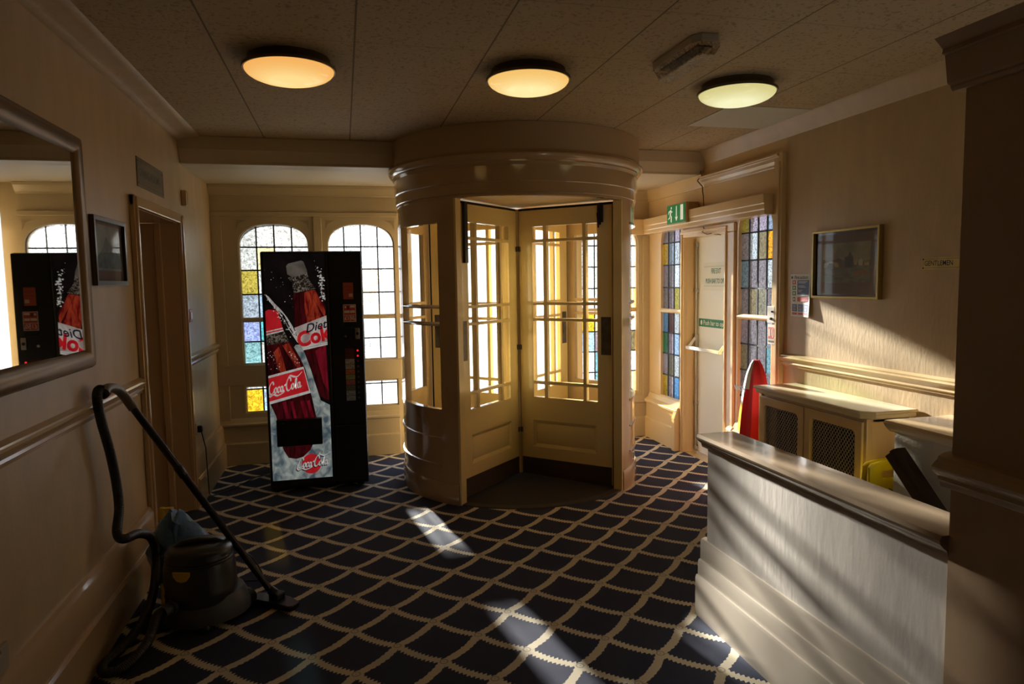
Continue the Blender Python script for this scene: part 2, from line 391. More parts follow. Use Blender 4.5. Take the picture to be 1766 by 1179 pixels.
# raised stiles, spandrels and transom band
m = MB()
def band(u0, u1, v0, v1, d=0.02, y=YB): m.box(u0, u1, y-d, y+0.001, v0, v1)
band(XL, 0.50, 0.70, 0.875, 0.025)
for a, b in ((XL, 0.50), (2.22, XR)):
    m.prism([(YB, 2.335), (YB-0.012, 2.337), (YB-0.016, 2.35), (YB-0.03, 2.372), (YB-0.05, 2.40), (YB-0.06, 2.425), (YB, 2.425)], 'x', a, b)
for a, b in ((XL, -0.99), (-0.235, -0.165), (2.89, XR)): band(a, b, 0.37, 2.16, 0.015)
band(XL, 0.5, 2.16, 2.20, 0.015)
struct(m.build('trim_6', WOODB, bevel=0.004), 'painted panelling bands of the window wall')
m = MB()      # carved spandrel hollows
for cx, _ in WIN:
    for s_ in (-1, 1):
        x = cx+s_*0.30; m.prism([(x, 2.13), (x-s_*0.085, 2.13), (x-s_*0.02, 2.10), (x, 2.05)], 'y', YB-0.004, YB+0.0)
struct(m.build('trim_7', mat('spandrel_paint', (0.36, 0.28, 0.175), 0.35)), 'carved spandrel corners above the window arches')
m = MB()
for a, b in ((XL, 0.47), (2.27, XR)):
    m.prism([(YB, 0), (YB-0.04, 0), (YB-0.04, 0.185), (YB-0.032, 0.197), (YB-0.026, 0.197), (YB-0.026, 0.335), (YB-0.05, 0.345), (YB-0.05, 0.362), (YB-0.03, 0.372), (YB-0.01, 0.40), (YB, 0.41)], 'x', a, b)
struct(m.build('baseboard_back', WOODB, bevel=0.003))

def clip_poly(sub, clip):
    """Sutherland-Hodgman against a convex ccw polygon"""
    out = sub
    for i in range(len(clip)):
        A = clip[i]; B = clip[(i+1) % len(clip)]; inp = out; out = []
        if not inp: break
        def side(p): return (B[0]-A[0])*(p[1]-A[1])-(B[1]-A[1])*(p[0]-A[0])
        for j in range(len(inp)):
            P_ = inp[j]; Q_ = inp[(j+1) % len(inp)]; sp, sq = side(P_), side(Q_)
            if sp >= 0: out.append(P_)
            if (sp >= 0) != (sq >= 0):
                t = sp/(sp-sq); out.append((P_[0]+t*(Q_[0]-P_[0]), P_[1]+t*(Q_[1]-P_[1])))
    return out
G = {
 'w': (0.90, 0.93, 0.94), 'W': (0.97, 0.98, 0.98), 'n': (0.62, 0.66, 0.66), 'o': (0.45, 0.38, 0.07), 'y': (0.80, 0.50, 0.03), 'c': (0.92, 0.80, 0.42),
 'g': (0.34, 0.42, 0.52), 'b': (0.42, 0.62, 0.88), 'p': (0.33, 0.42, 0.85), 't': (0.12, 0.55, 0.62), 'k': (0.22, 0.45, 0.50), 'r': (0.95, 0.74, 0.58),
 'a': (0.90, 0.42, 0.03), 'u': (0.46, 0.38, 0.45), 'v': (0.36, 0.28, 0.32), 'd': (0.20, 0.17, 0.09), 's': (0.20, 0.30, 0.36), 'm': (0.30, 0.24, 0.13),
 'B': (0.12, 0.36, 0.68), 'R': (0.12, 0.03, 0.03), 'E': (0.02, 0.25, 0.10), 'l': (0.30, 0.26, 0.27), 'h': (0.33, 0.30, 0.20), 'e': (0.75, 0.88, 0.72)}
GN = dict(w='clear_rippled', W='bright_clear', n='pale_grey', o='olive', y='yellow', c='straw', g='slate_blue', b='sky_blue', p='periwinkle', t='turquoise', k='teal',
 r='peach', a='amber', u='mauve', v='plum_grey', d='dark_olive', s='steel_blue', m='tobacco', B='strong_blue', R='maroon', E='bottle_green', l='smoke', h='moss', e='pale_green')
def gm(ch, kind=0):
    if kind == 1: return glass(GN[ch]+'_cathedral_glass', G[ch], True, 0.97, 42, 0.145)
    if kind == 2: return glass(GN[ch]+'_seeded_glass', G[ch], True, 0.40, 60, 0.28)
    if kind == 3: return glass(GN[ch]+'_clear_sheet', G[ch], True, 0.12, 60, 0.3)
    return glass(GN[ch]+'_dimmed_glass', [c*0.75 for c in G[ch]], True, 0.35, 60, 0.5)  # exit windows: dimmer daylight on that side is put into darker tints
def leaded(name, label, mx, cx, colours_up, colours_low, rows_up, z0=0.885, zl=(0.45, 0.69), w=AW, rail=1.27, cols=4, kind=0):
    """arched leaded light set in the wall; mx maps (u, v, depth)"""
    root = semp(name, tuple(mx @ Vector((cx, 0.45, 0))), label)
    A = arch_pts(cx, z0, w=w)
    # frame: inner bead
    def inset(pts, k):
        mx_ = sum(p[0] for p in pts)/len(pts); 
        return [(cx+(p[0]-cx)*(1-k/w), z0+(p[1]-z0)*(1-k/1.2)+k*0.5) for p in pts]
    m = MB()
    vs, fs = flat_geo([(cx+(p[0]-cx)*1.06, p[1]+(0.012 if p[1] > z0+0.1 else -0.012)) for p in A], [inset(A, 0.012)], 0.05, 0.006); m.add(vs, fs, 0, mx)
    if zl:
        vs, fs = flat_geo([(cx-w*1.06, zl[0]-0.015), (cx+w*1.06, zl[0]-0.015), (cx+w*1.06, zl[1]+0.015), (cx-w*1.06, zl[1]+0.015)], [rect(cx-w+0.012, cx+w-0.012, zl[0]+0.012, zl[1]-0.012)], 0.05, 0.006); m.add(vs, fs, 0, mx)
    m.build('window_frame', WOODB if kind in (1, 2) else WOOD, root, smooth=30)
    m = MB(); m.prism([(-0.02, rail-0.02), (0.022, rail-0.02), (0.034, rail-0.005), (0.034, rail+0.005), (0.022, rail+0.02), (-0.02, rail+0.02)], 'x', -1, 1)
    vv = [(cx+w*p[0], p[2], p[1]) for p in m.v]
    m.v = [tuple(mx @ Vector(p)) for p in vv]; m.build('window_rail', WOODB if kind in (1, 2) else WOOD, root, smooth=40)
    # panes
    used = []; g = MB(); cl = MB(); cw = 2*w/cols
    def mi(ch):
        if ch not in used: used.append(ch)
        return used.index(ch)
    def pane(u0, u1, v0, v1, ch, clip=None):
        poly = rect(u0, u1, v0, v1)
        if clip: poly = clip_poly(poly, clip)
        if len(poly) < 3: return
        g.add([(p[0], p[1], -0.004) for p in poly], [tuple(range(len(poly)))], mi(ch), mx)
    zz = [2.11]+rows_up+[z0]
    for r in range(len(zz)-1):
        row = colours_up[r % len(colours_up)]
        for c in range(cols): pane(cx-w+c*cw, cx-w+(c+1)*cw, zz[r+1], zz[r], row[c], A)
    if zl:
      zlr = [zl[1], zl[1]-0.035, zl[0]]
      for r in range(2):
        for c in range(cols): pane(cx-w+c*cw, cx-w+(c+1)*cw, zlr[r+1], zlr[r], colours_low[r][c])
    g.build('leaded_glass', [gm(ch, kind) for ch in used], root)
    def bar(u0, u1, v0, v1): cl.box(u0, u1, v0, v1, -0.009, 0.001, 0, mx)
    h = 0.0058
    for c in range(1, cols):
        u = cx-w+c*cw; t = abs((u-cx)/w); top = 1.90+0.20*abs(math.sin(math.acos(min(1, t**(1/0.85)))))**0.8
        bar(u-h, u+h, z0, top)
        if zl: bar(u-h, u+h, zl[0], zl[1])
    for z in rows_up:
        if abs(z-rail) > 0.03: bar(cx-w, cx+w, z-h, z+h)
    if zl: bar(cx-w, cx+w, zl[1]-0.035-h, zl[1]-0.035+h)
    cl.build('lead_came', LEAD, root)
    return root
RU = [1.90, 1.70, 1.49, 1.27, 1.075]
RL = [1.90, 1.695, 1.485, 1.27, 1.06, 0.86, 0.655]
leaded('window_1', 'arched leaded window with blue, olive and teal panes left of the vending machine', on_back(YB+0.045), WIN[0][0],
       ['nwWW', 'ncww', 'onww', 'gbWW', 'ptww', 'knww'], ['nwww', 'ybww'], RU, kind=1)
leaded('window_2', 'arched leaded window of pale panes right of the vending machine', on_back(YB+0.045), WIN[1][0],
       ['wWWW', 'wnWW', 'wWrW', 'WwrW', 'wWWw', 'wWww'], ['WwWW', 'WwWW'], RU, kind=2)
leaded('window_3', 'leaded window seen through and beside the revolving door', on_back(YB+0.045), WIN[2][0],
       ['wwwW', 'WwWw', 'weWw', 'WwWc', 'ycwW', 'bvWd', 'wkWw', 'wkWc'], None, RL, z0=0.45, zl=None, kind=3)

# ---- right wall (solid part), exit wall with openings
m = MB(); m.box(XR, XR+0.12, YN, 4.22, -1.9, ZC)
struct(m.build('wall_right', WALL))
EH = [arch_pts(-4.57, 0.45, w=0.225), arch_pts(-5.905, 0.45, w=0.23), rect(-5.64, -4.955, 0.001, 1.925)]
vs, fs = flat_geo(rect(-6.5, -4.22, 0, 2.75), EH, 0.12, 0)
m = MB(); m.add(vs, fs, 0, on_right(XR+0.06))
struct(m.build('wall_exit', WOOD))
C4 = ['lluu', 'llmh']
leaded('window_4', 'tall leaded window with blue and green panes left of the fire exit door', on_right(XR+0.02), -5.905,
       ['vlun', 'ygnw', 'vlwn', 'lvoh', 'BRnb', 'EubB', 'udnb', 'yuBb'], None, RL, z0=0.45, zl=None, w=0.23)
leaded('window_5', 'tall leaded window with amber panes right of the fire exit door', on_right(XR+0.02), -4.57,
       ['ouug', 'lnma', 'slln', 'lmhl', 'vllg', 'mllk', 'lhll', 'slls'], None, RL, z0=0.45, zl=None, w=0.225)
# wooden trim of the exit wall
m = MB()
m.prism([(XR, 2.32), (XR-0.012, 2.322), (XR-0.016, 2.34), (XR-0.03, 2.36), (XR-0.036, 2.385), (XR-0.052, 2.395), (XR-0.052, 2.408), (XR, 2.412)], 'y', 4.25, 5.32)
m.prism([(XR, 2.32), (XR-0.012, 2.322), (XR-0.05, 2.425), (XR, 2.425)], 'y', 5.30, 6.4)
m.box(XR-0.035, XR+0.005, 4.215, 4.305, 0.36, 2.412); m.box(XR-0.045, XR+0.005, 4.235, 4.26, 0.36, 2.35)
struct(m.build('trim_8', WOOD, bevel=0.004), 'moulding and upright framing the exit wall')
m = MB()
pel = [(XR+0.005, 2.0), (XR-0.10, 2.0), (XR-0.10, 2.035), (XR-0.105, 2.04), (XR-0.105, 2.075), (XR-0.11, 2.08), (XR-0.11, 2.145), (XR+0.005, 2.145)]
m.prism(pel, 'y', 4.31, 6.4)
m.prism([(YB+0.005, 2.0), (YB-0.10, 2.0), (YB-0.10, 2.035), (YB-0.105, 2.04), (YB-0.105, 2.075), (YB-0.11, 2.08), (YB-0.11, 2.145), (YB+0.005, 2.145)], 'x', 2.62, XR-0.05)
struct(m.build('trim_9', WOOD, bevel=0.003), 'boxed pelmet with grooved lines over the exit windows')
m = MB()
for a, b in ((5.70, 6.37), (4.24, 4.80)):
    m.prism([(XR, 0), (XR-0.06, 0), (XR-0.06, 0.195), (XR-0.05, 0.205), (XR-0.045, 0.205), (XR-0.045, 0.345), (XR-0.065, 0.35), (XR-0.065, 0.37), (XR-0.03, 0.40), (XR-0.01, 0.445), (XR, 0.447)], 'y', a, b)
struct(m.build('baseboard_right', WOOD, bevel=0.003))
m = MB(); m.prism([(XR, 0), (XR-0.085, 0), (XR-0.085, 0.30), (XR-0.05, 0.40), (XR, 0.40)], 'y', 5.68, 5.74)
m.prism([(XR, 0), (XR-0.06, 0), (XR-0.06, 0.38), (XR-0.04, 0.40), (XR, 0.40)], 'y', 4.78, 4.86)
struct(m.build('trim_10', WOOD, bevel=0.006), 'skirting stop blocks beside the fire exit door')
# dado, skirting right wall
m = MB(); m.prism([(XR-a, 0.955+(z-1.0)*1.05) for a, z in DADO], 'y', -0.5, 4.215)
struct(m.build('trim_11', WOOD, smooth=35), 'moulded dado rail on the right wall')

# fire exit door
dr = semp('door_2', (XR+0.1, 5.3, 0), 'white fire exit door with push bar')
m = MB()
m.box(XR-0.022, XR+0.01, 5.635, 5.70, 0, 1.924); m.box(XR-0.022, XR+0.01, 4.825, 4.96, 0.0, 1.924); m.box(XR-0.023, XR+0.01, 4.824, 5.701, 1.9245, 1.993)
m.box(XR-0.034, XR, 5.655, 5.68, 0, 1.952); m.box(XR-0.034, XR, 4.925, 4.945, 0, 1.952); m.box(XR-0.036, XR, 4.92, 5.685, 1.953, 1.975)
m.build('door_frame', WOOD, dr, bevel=0.005)
m = MB(); m.box(XR, XR+0.12, 5.638, 5.66, 0, 1.93); m.box(XR, XR+0.12, 4.94, 4.957, 0, 1.93); m.box(XR, XR+0.12, 4.95, 5.65, 1.923, 1.95); m.build('door_lining', WOOD, dr, bevel=0.003)
m = MB(); m.box(XR+0.105, XR+0.15, 4.94, 5.66, 0.01, 1.935); leafo = m.build('door_leaf', WHITE, dr, bevel=0.002)
xd = XR+0.105
m = MB(); m.tube([(xd-0.018, 5.605, 0.03), (xd-0.018, 5.605, 1.89)], 0.009)
for z in (0.05, 0.45, 1.46, 1.86): m.box(xd-0.03, xd, 5.59, 5.62, z-0.015, z+0.015)
m.box(xd-0.035, xd, 5.585, 5.625, 0.96, 1.07)
m.build('bolt_rod', STEEL, dr, smooth=40)
m = MB(); m.tube([(xd-0.02, 5.60, 1.05), (xd-0.10, 5.60, 0.955)], 0.013); m.tube([(xd-0.02, 5.06, 1.05), (xd-0.10, 5.06, 0.965)], 0.013)
m.box(xd-0.035, xd, 5.04, 5.08, 0.97, 1.07)
m.prism([(xd-0.118, 0.945), (xd-0.088, 0.945), (xd-0.088, 0.972), (xd-0.118, 0.972)], 'y', 5.05, 5.61)
m.build('push_bar', mat('white_push_bar', (0.78, 0.78, 0.74), 0.35), dr, smooth=40, bevel=0.003)
# signs stuck on the door
m = MB(); vs, fs = flat_geo(rrect(-5.52, -5.06, 1.46, 1.70, 0.01), (), 0.002); m.add(vs, fs, 0, on_right(xd-0.001))
for z in (1.665, 1.50): m.box(xd-0.0026, xd-0.002, 5.08, 5.50, z-0.001, z+0.001, 1)
for txt, z, sz in (('FIRE EXIT', 1.625, 0.062), ('PUSH BAR TO OPEN', 1.54, 0.056)):
    vs, fs = text_geo(txt, sz, bold=0.0008, xs=0.66 if len(txt) > 10 else 0.62); m.add([(a-5.30, b+z, 0.003) for a, b, c in vs], fs, 1, on_right(xd))
GREEN = mat('sign_green', (0.015, 0.22, 0.11), 0.45); GREENT = mat('sign_green_ink', (0.03, 0.20, 0.12), 0.5)
PAPER = mat('white_paper', (0.80, 0.82, 0.76), 0.5, bump=0.03)
tag(m.build('door_notice', [PAPER, GREENT]), 'white laminated FIRE EXIT PUSH BAR TO OPEN notice on the white door', 'notice')
m = MB(); m.box(xd-0.0015, xd+0.001, 5.0, 5.585, 1.145, 1.215)
vs, fs = text_geo('Push bar to open', 0.058, bold=0.0006, xs=0.95, align='LEFT'); m.add([(a-5.505, b+1.18, 0.0025) for a, b, c in vs], fs, 1, on_right(xd))
vs, fs = flat_geo([(math.cos(rad(a))*0.017-5.54, math.sin(rad(a))*0.022+1.18) for a in range(0, 360, 24)], (), 0.001); m.add([(a, b, 0.0025) for a, b, c in vs], fs, 1, on_right(xd))
tag(m.build('push_bar_strip', [GREEN, PAPER]), 'green Push bar to open strip across the white door', 'sign')

# back/near enclosing walls and the side the photograph does not show
m = MB(); m.box(XL-1.3, XR+0.3, YN-0.1, YN, 0, ZC); struct(m.build('wall_near', WALL))
# doorway backing
m = MB(); m.box(XL-0.5, XL-0.12, DY0-0.06, DY1+0.06, ZC-0.6, ZC-0.59); m.box(XL-0.5, XL-0.48, DY0-0.06, DY1+0.1, 0, ZC-0.5)
struct(m.build('wall_beyond', WALL))

# ================================================================= BARRIER, PARTITION, STAIR
BX = 1.585
br = thing('barrier_wall', 'low painted barrier wall with moulded cap beside the carpet, ending at the tall partition', 'low wall', (BX, 2.1, 0))
m = MB(); m.box(BX, 1.70, 1.50, 2.80, 0, 0.81); m.build('wall_body', BARR, br)
cap = [(1.548, 0.832), (1.545, 0.843), (1.552, 0.856), (1.732, 0.856), (1.74, 0.845), (1.735, 0.832), (1.715, 0.826), (1.71, 0.808), (1.70, 0.79), (1.585, 0.79), (1.575, 0.795), (1.570, 0.812), (1.560, 0.820)]
m = MB(); m.prism(cap, 'y', 1.50, 2.835); m.build('cap', CAPM, br, smooth=35)
m = MB()
bs = [(1.60, 0), (1.55, 0), (1.55, 0.19), (1.556, 0.20), (1.562, 0.20), (1.562, 0.262), (1.568, 0.27), (1.573, 0.27), (1.573, 0.352), (1.58, 0.366), (1.60, 0.37)]
bs = [(1.60, 0), (1.548, 0), (1.548, 0.178), (1.553, 0.192), (1.561, 0.192), (1.561, 0.252), (1.566, 0.264), (1.573, 0.264), (1.573, 0.345), (1.579, 0.36), (1.60, 0.366)]
m.prism(bs, 'y', 1.50, 2.84)
m.build('skirting', SKRT, br, smooth=30)
m = MB()      # tall partition: same skirting continues along it
PT = mat('partition_paint', (0.42, 0.28, 0.165), 0.4, bump=0.1, bscale=20, var=0.08, vscale=4)
m.box(1.575, 1.71, YN, 1.50, 0, 2.10)
struct(m.build('wall_partition', PT))
m = MB(); m.prism([(1.60, 2.035), (1.562, 2.037), (1.556, 2.045), (1.556, 2.05), (1.545, 2.055), (1.535, 2.125), (1.525, 2.128), (1.528, 2.14), (1.50, 2.165), (1.60, 2.17)], 'y', YN, 1.53)
m.box(1.56, 1.76, YN, 1.53, 2.09, 2.16)
struct(m.build('trim_12', PT, smooth=35), 'moulded cornice on top of the tall partition')
m = MB(); m.prism([(1.60, 0.985), (1.566, 0.987), (1.562, 1.0), (1.556, 1.008), (1.556, 1.018), (1.540, 1.03), (1.533, 1.045), (1.545, 1.058), (1.552, 1.062), (1.556, 1.072), (1.575, 1.08), (1.60, 1.082)], 'y', YN, 1.525)
struct(m.build('trim_13', mat('partition_rail_paint', (0.47, 0.33, 0.19), 0.25, coat=0.3), smooth=30), 'dado rail along the tall partition')
m = MB(); m.prism(bs, 'y', YN, 1.50)
struct(m.build('baseboard_partition', SKRT, smooth=30))
# stairwell
m = MB()
for i in range(9):
    y1 = SY-0.26*i; m.box(SX0, SX1, y1-0.27, y1, -0.19*(i+1)-0.2, -0.19*(i+1))
struct(m.build('stairs', CARPET))
m = MB(); m.box(SX0-0.02, SX0, -0.2, SY, -1.9, 0); m.box(SX0, SX1, SY, SY+0.01, -0.2, 0)
struct(m.build('wall_stairwell', WALL))
sb = thing('stair_side_wall', 'pale boxed wall with rounded cap beside the descending stair', 'low wall', (2.76, 2.2, 0))
m = MB(); m.box(SX1+0.005, XR-0.001, -0.2, 2.79, -1.9, 0.82); m.build('wall_body', mat('rough_cream_plaster', (0.62, 0.57, 0.44), 0.6, bump=0.5, bscale=60), sb)
m = MB(); m.prism([(2.59, 0.80), (2.575, 0.815), (2.56, 0.83), (2.553, 0.845), (2.56, 0.858), (XR-0.001, 0.858), (XR-0.001, 0.80)], 'y', -0.2, 2.83); m.build('cap', WOOD, sb, smooth=40)
hr = thing('stair_handrail', 'dark varnished wooden handrail sloping down the stair wall', 'handrail', (2.54, 2.72, 0.75))
DW = mat('dark_varnished_wood', (0.035, 0.014, 0.008), 0.25, coat=0.5, var=0.3, vscale=14, stretch=(1, 1, 6))
q = Vector((0, -1, -0.92)).normalized()
m = MB(); prof = [(-0.045, -0.035), (0.03, -0.035), (0.042, -0.02), (0.042, 0.015), (0.025, 0.032), (-0.02, 0.032), (-0.04, 0.022), (-0.047, 0.005), (-0.036, -0.004)]
up = Vector((0, -0.92, 1)).normalized()*-1; up = Vector((0, q.z*-1, q.y)).normalized()*-1
up = Vector((1, 0, 0)).cross(q).normalized();  up = up if up.z > 0 else -up
vs = []
for t in (0.0, 2.3):
    for a, b in prof:
        p = Vector((2.515, 2.70, 0.735))+q*t+Vector((a, 0, 0))+up*b; vs.append(tuple(p))
n_ = len(prof); m.add(vs, [(i, (i+1) % n_, n_+(i+1) % n_, n_+i) for i in range(n_)]+[tuple(range(n_-1, -1, -1)), tuple(range(n_, 2*n_))])
m.build('rail', DW, hr, bevel=0.003)
for t in (0.35, 1.4):
    p = Vector((2.515, 2.70, 0.735))+q*t-up*0.035
    m = MB(); m.tube([tuple(p), tuple(p-up*0.03+Vector((0.01, 0, 0))), (2.584, p.y, p.z-0.04)], 0.007); m.build('bracket', BLACK, hr, smooth=60)

# radiator cabinet
rc = thing('radiator_cabinet', 'cream radiator cabinet with two lattice grille doors under the dado rail', 'cabinet', (2.8, 3.55, 0))
CX, CY0, CY1, CH = 2.655, 3.06, 4.03, 0.852
m = MB(); m.box(CX+0.02, XR-0.01, CY0, CY0+0.02, 0, 0.81); m.box(CX+0.02, XR-0.01, CY1-0.02, CY1, 0, 0.81); m.box(CX+0.02, XR-0.01, CY0, CY1, 0.79, 0.812); m.box(XR-0.03, XR-0.01, CY0, CY1, 0, 0.8)
m.box(CX+0.012, CX+0.035, CY0, CY1, 0, 0.06); m.box(CX+0.012, CX+0.035, CY0, CY1, 0.775, 0.81); m.box(CX+0.0, CX+0.04, CY0-0.004, CY0+0.025, 0, 0.81); m.box(CX, CX+0.04, CY1-0.025, CY1+0.004, 0, 0.81)
m.box(XR-0.05, XR-0.01, CY0-0.015, CY0, 0.0, 0.81)
m.build('carcass', WOOD, rc, bevel=0.003)
m = MB()
top = [(CX-0.03, CY1+0.03), (CX-0.03, CY0+0.02), (CX+0.03, CY0-0.03), (XR-0.005, CY0-0.03), (XR-0.005, CY1+0.03)]
m.prism(top, 'z', 0.835, CH); m.prism([(a+(0.012 if a < 2.7 else 0), b+(0.012 if b < 3.2 else -0.012)) for a, b in top], 'z', 0.808, 0.836)
m.build('top', mat('cabinet_top_paint', (0.68, 0.58, 0.38), 0.3, coat=0.2), rc, bevel=0.006)
RADM = mat('dark_radiator_shade', (0.02, 0.022, 0.025), 0.5)
GRM = mat('grille_wire', (0.42, 0.40, 0.34), 0.4, metal=0.2)
for k, (a, b) in enumerate(((3.075, 3.555), (3.56, 4.015))):
    m = MB(); u0, u1 = -b, -a; hole = rrect(u0+0.055, u1-0.055, 0.12, 0.735, 0.025)
    vs, fs = flat_geo(rect(u0+0.003, u1-0.003, 0.06, 0.79), [hole], 0.025, 0.004); m.add(vs, fs, 0, on_right(CX))
    d_ = m.build('door', WOOD, rc, smooth=30)
    g = MB(); H0, H1, U0, U1 = 0.105, 0.75, u0+0.045, u1-0.045; st = 0.024
    for sgn in (1, -1):
        k0 = -60
        for i in range(-60, 60):
            c = i*st*1.0
            # v = sgn*1.35*(u-U0)+H0+c*1.35
            sl = sgn*1.3; pts = []
            uu0, uu1 = U0, U1
            f = lambda u: H0+sl*(u-U0)+c*1.3
            ua, ub = U0, U1
            va, vb = f(ua), f(ub)
            if va > vb: ua, ub, va, vb = ub, ua, vb, va
            if vb <= H0 or va >= H1: continue
            if va < H0: ua = ua+(ub-ua)*(H0-va)/(vb-va); va = H0
            if vb > H1:
                vb0 = f(ub); ub = ua+(ub-ua)*(H1-va)/(vb0-va); vb = H1
            dx, dv = ub-ua, vb-va; ln = math.hypot(dx, dv)
            if ln < 0.01: continue
            nx, nv = -dv/ln*0.0020, dx/ln*0.0020; dz = 0.0 if sgn > 0 else -0.0016
            q4 = [(ua+nx, va+nv), (ua-nx, va-nv), (ub-nx, vb-nv), (ub+nx, vb+nv)]
            g.add([(p[0], p[1], dz) for p in q4]+[(p[0], p[1], dz-0.002) for p in q4], [(0, 1, 2, 3), (7, 6, 5, 4), (0, 4, 5, 1), (1, 5, 6, 2), (2, 6, 7, 3), (3, 7, 4, 0)], 0, on_right(CX+0.008))
    g.build('grille', GRM, d_)
m = MB()
for i in range(16):
    y = CY0+0.05+i*0.058; m.box(CX+0.12, CX+0.22, y, y+0.035, 0.1, 0.68)
m.box(CX+0.23, CX+0.235, CY0+0.022, CY1-0.022, 0.02, 0.785); m.build('radiator', RADM, rc, bevel=0.004)  # thin dark board added behind the fins for the interior's shade

# ================================================================= REVOLVING DOOR
DC = (1.36, 5.42); R_O, R_I = 0.930, 0.885
H0, H1 = 0.0, 2.135
cas = thing('revolving_door_casing', 'round glossy tan drum casing of the revolving door with curved side windows', 'door casing', (DC[0], DC[1], 0))
def drum_wall(a0, a1, side):
    m = MB(); w0, w1 = a0+rad(9), a1-rad(9)
    ar = lambda r0, r1, z0, z1, p, q, n=24: m.arc([(r0, z0), (r1, z0), (r1, z1), (r0, z1)], DC[0], DC[1], p, q, n)
    ar(R_I, R_O, 0, 0.66, a0, a1); ar(R_I, R_O, 1.985, H1, a0, a1)
    ar(R_I, R_O, 0.66, 1.985, a0, w0, 6); ar(R_I, R_O, 0.66, 1.985, w1, a1, 6)
    mid = (a0+a1)/2; ar(R_I, R_O+0.003, 0.655, 1.99, mid-rad(8), mid+rad(8), 8)
    # sunk-panel mouldings and plinth on the outside
    for z in (0.27, 0.465): m.arc([(R_O-0.003, z-0.008), (R_O+0.009, z-0.006), (R_O+0.009, z+0.004), (R_O-0.003, z+0.01)], DC[0], DC[1], w0, w1, 20)
    m.arc([(R_O-0.01, 0.0), (R_O+0.012, 0.0), (R_O+0.012, 0.13), (R_O+0.004, 0.15), (R_O-0.01, 0.15)], DC[0], DC[1], a0+0.004, a1-0.004, 26)
    o = m.build('curved_wall', DRUM, cas, smooth=35)
    b = MB()
    for z in (1.275, 1.395): b.arc([(R_I, z-0.012), (R_O-0.01, z-0.014), (R_O+0.004, z), (R_O-0.01, z+0.014), (R_I, z+0.012)], DC[0], DC[1], w0, w1, 20)
    for z in (0.665, 1.98): b.arc([(R_I+0.005, z-0.008), (R_O+0.006, z-0.008), (R_O+0.006, z+0.008), (R_I+0.005, z+0.008)], DC[0], DC[1], w0, w1, 20)
    b.build('glazing_bar', DRUM, o, smooth=35)
    g = MB(); n = 20
    vs = []
    for i in range(n+1):
        a = w0+(w1-w0)*i/n
        for z in (0.66, 1.985): vs.append((DC[0]+(R_O-0.022)*math.cos(a), DC[1]+(R_O-0.022)*math.sin(a), z))
    g.add(vs, [(2*i, 2*i+2, 2*i+3, 2*i+1) for i in range(n)]); g.build('curved_glass', CLEAR, o, smooth=60)
drum_wall(rad(131), rad(229), 0); drum_wall(rad(-49), rad(49), 1)
# jamb posts at the two openings, inner side cream
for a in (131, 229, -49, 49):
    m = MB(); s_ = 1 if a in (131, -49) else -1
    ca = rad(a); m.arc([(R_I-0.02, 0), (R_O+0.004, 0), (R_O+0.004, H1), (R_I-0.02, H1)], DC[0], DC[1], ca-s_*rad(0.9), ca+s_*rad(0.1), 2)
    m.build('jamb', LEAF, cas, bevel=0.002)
m = MB()
m.arc([(R_I, H1), (R_O+0.004, H1), (R_O+0.004, 2.152), (R_O+0.012, 2.156), (R_O+0.012, 2.222), (R_O+0.020, 2.228), (R_O+0.020, 2.335), (R_I, 2.335)], DC[0], DC[1], 0, 2*PI, 96, full=True)
m.build('fascia', DRUM, cas, smooth=35)
m = MB()
m.arc([(R_I, 2.33), (R_O+0.022, 2.332), (R_O+0.030, 2.345), (R_O+0.036, 2.352), (R_O+0.036, 2.362), (R_O+0.052, 2.372), (R_O+0.064, 2.390), (R_O+0.066, 2.402), (R_O+0.058, 2.412), (R_O+0.046, 2.418), (R_O+0.04, 2.430), (R_I, 2.43)], DC[0], DC[1], 0, 2*PI, 96, full=True)
m.build('cornice', DRUM, cas, smooth=35)
m = MB(); m.arc([(R_I, 2.42), (R_O+0.035, 2.42), (R_O+0.035, ZC-0.002), (R_I, ZC-0.002)], DC[0], DC[1], 0, 2*PI, 96, full=True)
m.build('upper_drum', mat('drum_plaster', (0.48, 0.345, 0.20), 0.45, bump=0.05, bscale=12), cas, smooth=35)
m = MB(); m.lathe([(R_I+0.01, 2.15), (R_I+0.01, 2.17)], (DC[0], DC[1], 0), 64); m.build('drum_ceiling', mat('drum_ceiling_paint', (0.72, 0.53, 0.26), 0.55), cas)
m = MB(); m.lathe([(R_I-0.03, 0.0), (R_I-0.03, 0.006)], (DC[0], DC[1], 0), 72)
m.v = [p for p in m.v]
tag(m.build('door_mat', mat('brown_coir_mat', (0.045, 0.034, 0.026), 0.9, bump=0.8, bscale=220)), 'round dark brown mat set in the floor of the revolving door', 'mat')
m = MB(); m.arc([(R_I-0.03, 0.0), (R_O-0.002, 0.0), (R_O-0.002, 0.005), (R_O-0.008, 0.008), (R_I-0.03, 0.006)], DC[0], DC[1], 0, 2*PI, 72, full=True)
m.build('floor_ring', mat('brown_threshold', (0.05, 0.038, 0.03), 0.7), cas)

